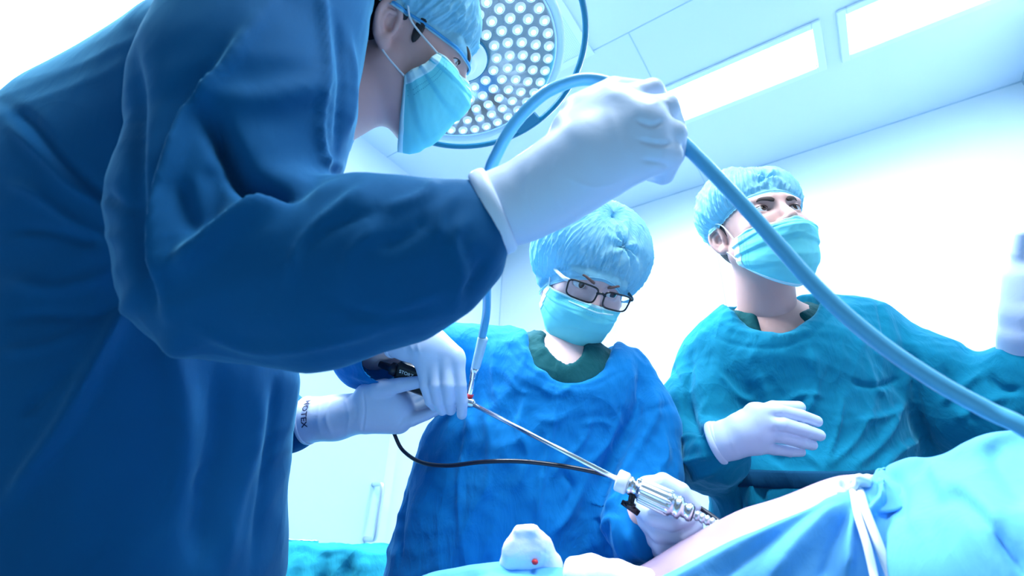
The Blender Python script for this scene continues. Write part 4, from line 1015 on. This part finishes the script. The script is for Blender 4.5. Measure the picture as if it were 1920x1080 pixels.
MB().tube([e0, e1], .0039, 14).build('shaft', M['steel'], sc_)
c0 = P(906, 632, .825); c1 = P(891, 692, .84); c2 = P(881, 742, .845)
seg_lathe(c0, c1, [(0, .0072), (.03, .0088), (.1, .0088), (.6, .0080), (.9, .0076), (1, .0070)], 'clear_sleeve', M['clear'], sc_)
seg_lathe(c1, c2, [(-.1, .0050), (-.05, .0078), (.10, .0078), (.12, .0068), (.35, .0066), (.36, .0056), (.9, .0054), (1, .0054)], 'light_post', M['steel'], sc_)
seg_lathe(c2, e0, [(-.3, .0058), (.2, .0058)], 'red_seal', M['red'], sc_)
seg_lathe(P(868, 752, .85), P(892, 758, .84), [(0, .006), (.15, .010), (.45, .0105), (.55, .0085), (.8, .008), (1, .0045)], 'coupling', M['steel'], sc_)
# trocar around the shaft
ax = tip - e1; L = np.linalg.norm(ax); ax = ax / L
tr = empty('trocar', e1, label='ribbed steel trocar with white collar and black tap held in a gloved fist', category='trocar')
def T(f): return e1 + ax * L * f
MB().lathe([(-.014, .006), (-.013, .0135), (-.011, .0148), (.000, .0148), (.002, .0138), (.003, .008)], T(.02), ax, 32).build('collar', M['plasticw'], tr)
MB().lathe([(.003, .0125), (.008, .0128), (.010, .010), (.016, .010), (.018, .013), (.024, .0145), (.028, .0150)], T(.02), ax, 32).build('valve_housing', M['steel'], tr)
MB().lathe([(0, .0150), (.003, .0160), (.040, .0168), (.043, .0155)], T(.155), ax, 96, 14, .055).build('ribbed_grip', M['steelr'], tr)
MB().lathe([(0, .0155), (.002, .0165), (.008, .0165), (.010, .0140), (.014, .0140), (.016, .0155), (.020, .0150), (.022, .0105), (.028, .0100), (.030, .0120), (.034, .0115), (.036, .0075)], T(.40), ax, 40).build('stepped_nose', M['steel'], tr)
MB().lathe([(0, .0075), (.001, .0098), (.007, .0098), (.008, .0075)], T(.60), ax, 32).build('seal_ring', M['dark'], tr)
prof = []; z = 0
while z < L * .42: prof += [(z, .0052), (z + .0012, .0066), (z + .0036, .0064), (z + .0048, .0050)]; z += .0062
MB().lathe(prof, T(.63), ax, 24).build('threaded_cannula', M['steelr'], tr)
dn = CV(-.25, -1, .1); s1 = T(.10) + dn * .010
tap = MB(); tap.lathe([(0, .0045), (.010, .0045), (.011, .0075), (.016, .0075), (.017, .003)], s1, dn, 16)
wv = CV(.9, -.25, .2); tap.tube([s1 + dn * .014 - wv * .012, s1 + dn * .016, s1 + dn * .021 + wv * .013], [.0035, .0052, .0042], 8, flat=(CV(0, 0, 1), .6)); tap.build('stopcock', M['black'], tr)
MB().lathe([(0, .0028), (.010, .0028), (.011, .0042), (.014, .004), (.015, .002)], T(.13), CV(.3, 1, .2), 14).build('luer_port', M['steel'], tr)
# camera head between the two gloves
ch = P(790, 712, .868); a1 = unit(P(862, 742, .855) - P(752, 700, .873)); a2 = unit(CV(-.2, 1, .15) - a1 * np.dot(CV(-.2, 1, .15), a1)); a3 = np.cross(a1, a2)
if np.dot(a3, CAM - ch) < 0: a3 = -a3; 
Mx = np.eye(4); Mx[:3, :3] = np.stack([a1, a2, a3], 1); Mx[:3, 3] = ch
cm = empty('camera_head', ch, label='black camera head held between two gloved hands', category='camera')
MB().box((-.046, -.024, -.014), (.040, .022, .014), Mx, bev=.005).build('body', M['black'], cm, False)
MB().lathe([(0, .016), (.004, .019), (.012, .019), (.014, .015), (.026, .013)], ch + a1 * .038, a1, 32, 0, 0).build('focus_ring', M['dark'], cm)
MB().lathe([(0, .008), (.003, .008), (.004, .0065)], ch + a3 * .0135 + a1 * .012, a3, 20).build('button', M['dark'], cm)
MB().lathe([(0, .012), (.012, .011), (.014, .007), (.035, .0055)], ch - a1 * .046, -a1, 20).build('strain_relief', M['blackr'], cm)
cu = bpy.data.curves.new('t', 'FONT'); cu.body = 'STORZ'; cu.size = .0085; cu.align_x = 'CENTER'; cu.align_y = 'CENTER'; cu.offset = .0001
o = bpy.data.objects.new('t', cu); COL.objects.link(o); bpy.context.view_layer.update()
me = bpy.data.meshes.new_from_object(o.evaluated_get(bpy.context.evaluated_depsgraph_get())); bpy.data.objects.remove(o)
co = np.array([v.co[:] for v in me.vertices]); sgn = 1 if np.dot(np.cross(a1, a2), a3) > 0 else 1
W = ch + a1 * (co[:, 0:1] - .024) + a2 * (co[:, 1:2] + .008) + a3 * .0146
me.vertices.foreach_set('co', W.astype(np.float32).ravel()); me.update(); me.materials.clear(); me.materials.append(M['plasticw'])
o = bpy.data.objects.new('printed_text', me); COL.objects.link(o); o.parent = cm; o.matrix_parent_inverse = cm.matrix_basis.inverted()
cab = [(752, 700, .895), (738, 745, .905), (734, 790, .90), (742, 820, .89), (757, 846, .885), (790, 867, .85), (840, 873, .81), (905, 866, .775), (975, 865, .755), (1050, 873, .745), (1120, 886, .735), (1180, 903, .728), (1240, 925, .722), (1300, 946, .70), (1345, 975, .668), (1372, 1000, .65)]
MB().tube(spline([P(*q) for q in cab], 8), .0034, 12).build('cable', M['blackr'], None, label='thin black cable hanging from the camera head and curving across the blue gown', category='cable')

# ------------------------------------------------------------------ patient and drapes
ridge = [(1120, 1135, .70), (1180, 1108, .685), (1250, 1074, .665), (1345, 1014, .64), (1450, 961, .62), (1600, 908, .60), (1760, 900, .60), (1950, 880, .60)]
up = np.array([0, 0, 1.0]); RP = [P(*q) for q in ridge]
PF = []
def patient():
    pts = [(p - up * .072, .070) for p in RP]; a, b_ = pts[0][0], pts[-1][0]; dl = unit(b_ - a); dl[2] = 0
    head = b_ + dl * .42; foot = a - dl * .50; head[2] = .80; foot[2] = .845; foot = foot + CV(0, 0, 1) * [1, 1, 0] * .10
    lo, hi = bounds([(p, .17) for p, r in pts] + [(head, .15), (foot, .12)], .03)
    s = SDF(lo, hi, .006); sd = unit(np.cross(dl, up))
    s.chain(pts, .05, flat=(sd, 1.15)); s.cap(pts[-1][0], head - dl * .10, .09, .055, .04); s.ell(head + dl * .05, (.085, .085, .10), k=.03)
    for g in (-1, 1): s.cap(pts[0][0] + sd * .07 * g - up * .02, foot + sd * .08 * g, .075, .045, .03)
    V, Q = s.mesh(2); PF.append(s)
    return mk('person', V, Q, mat('patient_skin', (.36, .26, .38), .5, sss=.2), None, label='patient lying under the drapes, only a strip of bare belly in view', category='person')
pt = patient()
def sheet(name, rows, m, nsub=14, strokes=(), parent=None, amp=0.0, thick=.0016, seed=0, sharp=.3, **kw):
    G = [spline(r, nsub) for r in rows]; n = len(G[0]); G = np.array(G)
    C = np.stack([spline(G[:, j], nsub) for j in range(n)], 1); a, b = C.shape[:2]; ii = np.arange(a * b).reshape(a, b)
    Q = np.stack([ii[:-1, :-1], ii[:-1, 1:], ii[1:, 1:], ii[1:, :-1]], -1).reshape(-1, 4); V = C.reshape(-1, 3)
    N = normals(V, Q)
    if np.sum((N * (CAM - V)).sum(1)) < 0: Q = Q[:, ::-1]
    V = V.copy(); Nn = normals(V, Q)
    for _ in range(14):
        inside = (V > PF[0].lo + .01).all(1) & (V < PF[0].lo + (PF[0].n - 2) * float(PF[0].h)).all(1)
        V += unit_rows(CAM - V) * (np.maximum(.011 - sample(PF[0], V), 0) * inside)[:, None]
    if amp: V = ripple(V, Q, amp, 14, seed)
    if strokes: V = fold(V, Q, strokes, sharp)
    o = mk(name, V, Q, m, parent, **kw); q = o.modifiers.new('thickness', 'SOLIDIFY'); q.thickness = thick; q.offset = -1
    return o
cols = [(1195, 1112, .645), (1255, 1084, .632), (1330, 1044, .615), (1430, 1002, .596), (1530, 966, .585), (1596, 930, .58), (1645, 905, .565), (1655, 876, .55), (1695, 858, .535), (1750, 855, .515), (1830, 815, .49), (1925, 802, .475), (2060, 790, .46), (2250, 800, .455), (2500, 850, .46), (2800, 930, .47)]
back = []; 
for i, (x, y, d) in enumerate(cols):
    p = P(x, y, d); k = np.clip((i - 5) / 3, 0, 1); back.append(p + CV(0, .1, -1) * (.006 + .09 * k) + up * .003 * (1 - k) - up * (.002 + .10 * k))
r0 = [P(*c) for c in cols]
r1 = [P(x + 3, y + 34, d - .022) for x, y, d in cols]; r2 = [P(x + 8, y + 100, d - .055) for x, y, d in cols]; r3 = [P(x + 16, y + 215, d - .10) for x, y, d in cols]; r4 = [p - up * .12 + CV(0, 0, 1) * .01 for p in r3]; r5 = [p - up * .34 for p in r3]
sheet('surgical_drape', [back, r0, r1, r2, r3, r4, r5], M['drape'], 12, [
    ([(1600, 925), (1500, 975), (1400, 1020), (1290, 1080), (1200, 1120)], 16, 10), ([(1600, 935), (1540, 985), (1480, 1040), (1440, 1100)], 22, 14), ([(1600, 935), (1470, 1000), (1370, 1070), (1330, 1110)], 12, -5),
    ([(1605, 945), (1570, 1000), (1550, 1060), (1540, 1100)], 12, -8), ([(1605, 945), (1595, 1010), (1590, 1080)], 9, 9), ([(1560, 940), (1460, 975), (1380, 1010)], 7, -5), ([(1640, 890), (1655, 930), (1635, 960), (1610, 985)], 11, 12), ([(1665, 880), (1690, 930), (1680, 980)], 16, -7),
    ([(1790, 920), (1840, 970), (1900, 1040), (1940, 1090)], 14, -16), ([(1780, 880), (1830, 950), (1880, 1000)], 26, 9), ([(1740, 860), (1775, 910), (1800, 950)], 22, 8), ([(1850, 820), (1880, 880), (1940, 950)], 30, -9), ([(1700, 990), (1750, 970), (1800, 990)], 30, 6)],
    amp=.0012, seed=4, label='large pale blue drape over the patient, gathered at the knotted cords', category='drape')
lc = [(440, 1230, .68), (560, 1175, .67), (680, 1128, .66), (770, 1088, .66), (850, 1066, .66), (930, 1053, .66), (1010, 1060, .65), (1080, 1068, .64), (1180, 1082, .63), (1240, 1098, .62)]
q0 = [P(*c) for c in lc]
sheet('surgical_drape', [[p + CV(0, 0, -1) * .10 - up * .10 for p in q0], q0, [P(x, y + 26, d - .05) for x, y, d in lc], [P(x, y + 90, d - .10) for x, y, d in lc], [P(x, y + 90, d - .10) - up * .3 for x, y, d in lc]], M['drape'], 12,
    [([(800, 1085), (880, 1072), (950, 1080)], 6, 5), ([(850, 1090), (960, 1068), (1050, 1078)], 5, -5)], amp=.001, seed=9, label='pale drape over the patient\'s legs at the bottom edge left of the white gauze', category='drape')
# gauze
def gauze(name, prims, label, spot=None):
    lo, hi = bounds([(P(*q[:3]), q[3] * 1.4) for pr in prims for q in pr], .02); s = SDF(lo, hi, .0022)
    for pr in prims: s.chain([PR(*q) for q in pr], .012)
    V, Q = s.mesh(2); V = ripple(V, Q, .0006, 60, 3); o = mk(name, V, Q, M['gauze'], None, label=label, category='gauze')
    return o
g1 = gauze('gauze_swab', [[(971, 998, .64, .008), (960, 1030, .64, .010), (950, 1060, .64, .010)], [(1000, 995, .64, .009), (1018, 1025, .64, .011), (1040, 1060, .64, .011)], [(978, 1030, .64, .014), (1000, 1035, .64, .015)], [(985, 1000, .645, .008), (990, 1040, .65, .018)], [(960, 1058, .64, .012), (1030, 1060, .64, .012)]], 'rounded white gauze swab with a red spot standing on the drape')
gs = SDF(P(1003, 1061, .61) - .03, P(1003, 1061, .61) + .03, .0015); gs.ell(P(1003, 1054, .623), (.0045, .004, .0035), k=.002); gs.ell(P(1009, 1062, .630), (.003, .002, .002), k=.003); gv, gq = gs.mesh(1); mk('red_spot', gv, gq, M['blood'], g1)
gauze('gauze_swab', [[(1074, 1060, .62, .010), (1110, 1060, .62, .012), (1160, 1072, .615, .012), (1215, 1082, .61, .011)], [(1072, 1078, .61, .012), (1120, 1086, .60, .018), (1200, 1100, .59, .018)], [(1228, 1068, .63, .005), (1244, 1062, .63, .006), (1262, 1066, .63, .005)]], 'flat white gauze lying at the bottom edge below the gloved fist')
# knotted cords
kc = P(1602, 912, .535)
kn = SDF(kc - .06, kc + .06, .0014)
for (x, y, d, r) in ((1588, 906, 0.552, .0062), (1602, 901, 0.547, .0070), (1618, 907, 0.547, .0060), (1594, 918, 0.542, .0066), (1610, 918, 0.540, .0070), (1600, 926, 0.537, .0060), (1626, 920, 0.547, .0055)): kn.ell(P(x, y, d), (r, r, r * .85), k=.003)
for a in range(5):
    th = a * 1.25; kn.chain([(kc + .006 * np.array([math.cos(th), math.sin(th), 0]) + CV(0, 0, 1) * .006 * k_ / 3 + .0115 * (CV(1, 0, 0) * math.cos(th + k_) + CV(0, 1, 0) * math.sin(th + k_)), .0035) for k_ in range(4)], .0025)
V, Q = kn.mesh(1)
kt = mk('knotted_cords', V, Q, M['plasticw'], None, label='pair of white cords knotted at the top edge of the drape', category='cord')
MB().tube(spline([P(1600, 922, .525), P(1608, 965, .500), P(1625, 1020, .478), P(1640, 1085, .462), P(1650, 1140, .44)], 6), .0036, 10).build('cord', M['plasticw'], kt)
MB().tube(spline([P(1612, 920, .525), P(1622, 955, .502), P(1645, 1015, .478), P(1672, 1085, .462), P(1690, 1140, .44)], 6), .0042, 10).build('cord', M['plasticw'], kt)

# ------------------------------------------------------------------ operating table
A = P(860, 1160, .60); B = P(2000, 1160, .52); dx = B - A; dx[2] = 0; dx = unit(dx); dy = np.cross(up, dx); 
if np.dot(dy, RC.T @ np.array([0, 0, -1.0])) < 0: dy = -dy
ctr = (A + B) / 2; ctr[2] = 0; Mx = np.eye(4); Mx[:3, :3] = np.stack([dx, dy, up], 1) if np.dot(np.cross(dx, dy), up) > 0 else np.stack([-dx, dy, up], 1); Mx[:3, 3] = ctr + dy * .06
ot = empty('operating_table', Mx[:3, 3], label='operating table hidden under the patient and the pale drapes', category='table')
MB().box((-.95, -.17, .765), (.95, .22, .785), Mx, bev=.006).build('tabletop', M['steelr'], ot, False)
MB().box((-.94, -.165, .785), (.94, .215, .80), Mx, bev=.008).build('mattress', M['black'], ot, False)
MB().box((-.14, -.12, .10), (.14, .12, .765), Mx, bev=.01).build('column', M['steelr'], ot, False)
MB().box((-.45, -.2, .0), (.45, .22, .10), Mx, bev=.02).build('base', M['dark'], ot, False)

# ------------------------------------------------------------------ instrument table at the back
def itable():
    f = RC.T @ np.array([0, 0, -1.0]); f[2] = 0; f = unit(f); r = np.cross(f, up); H = .925
    def at(px, d):
        p = P(px, 1000, d); p[2] = H; return p
    a, b_, c, d_ = at(470, 1.10), at(800, 1.16), at(760, 1.62), at(540, 1.62)
    t = empty('instrument_table', (a + b_ + c + d_) / 4 * [1, 1, 0], label='small table covered in a teal cloth beside the door', category='table')
    for p in (a, b_, c, d_):
        q = p * .93 + (a + b_ + c + d_) / 4 * .07; MB().tube([[q[0], q[1], .04], [q[0], q[1], H - .03]], .014, 12).build('leg', M['steelr'], t); MB().lathe([(-.012, .0), (-.011, .03), (.011, .03), (.012, 0)], [q[0], q[1], .03], r, 16).build('caster', M['black'], t)
    MB().add([list(p - [0, 0, .012]) for p in (a, b_, c, d_)] + [list(p - [0, 0, .03]) for p in (a, b_, c, d_)], [[0, 1, 2, 3], [7, 6, 5, 4], [0, 4, 5, 1], [1, 5, 6, 2], [2, 6, 7, 3], [3, 7, 4, 0]]).build('tabletop', M['steelr'], t, False)
    # cloth: top and hanging sides with folds
    nn = 60; per = []
    for p, q in ((a, b_), (b_, c), (c, d_), (d_, a)):
        for k in range(nn): per.append(p * (1 - k / nn) + q * k / nn)
    per = np.array(per); ct = per.mean(0); N_ = len(per); V = []; lev = []
    for s_ in (.0, .3, .6, .8, .92, 1.0): lev.append(ct + (per - ct) * s_ + up * (.004 * np.sin(np.arange(N_) * .33 + 9 * s_) * s_ + .003 * np.sin(np.arange(N_) * .11))[:, None])
    ph = np.arange(N_); wv_ = np.sin(ph * .36 + 1.4 * np.sin(ph * .11)) * .6 + .4 * np.sin(ph * .81 + 2)
    out = unit_rows((per - ct) * [1, 1, 0])
    for k, dz in enumerate((.012, .04, .09, .16, .26, .40)): lev.append(per + out * (.006 + (.004 + .034 * min(k / 2.5, 1)) * (wv_ * .8 + .5))[:, None] - up * (dz * (1 + .15 * wv_))[:, None])
    C = np.array(lev); C = np.stack([spline(C[:, j], 5) for j in range(N_)], 1); n1 = C.shape[0]; ii = np.arange(n1 * N_).reshape(n1, N_)
    Q = np.stack([ii[:-1], np.roll(ii[:-1], -1, 1), np.roll(ii[1:], -1, 1), ii[1:]], -1).reshape(-1, 4)
    V = C.reshape(-1, 3); V = ripple(V, Q, .002, 26, 8); o = mk('table_cloth', V, Q, M['tdrape'], t); return H
HT = itable()
# scissors on it
sp = P(548, 1026, 1.2); sp[2] = HT + .012
s_ = empty('scissors', sp, label='steel surgical scissors lying on the teal table cloth', category='scissors')
rt = CV(1, 0, 0); rt[2] = 0; rt = unit(rt); bk = np.cross(up, rt)
for g in (-1, 1):
    hcen = sp + rt * .035 + bk * .020 * g
    MB().tube([hcen + rt * .016 * math.cos(a) + bk * .012 * math.sin(a) for a in np.linspace(0, 2 * math.pi, 24, endpoint=False)], .0026, 8, closed=True).build('finger_ring', M['steel'], s_)
    MB().tube(spline([hcen - rt * .016, sp + bk * .004 * g, sp - rt * .05 - bk * .003 * g, sp - rt * .11], 5), [.0028] * 12 + [.0022, .0018, .0012, .0006], 8).build('blade', M['steel'], s_)
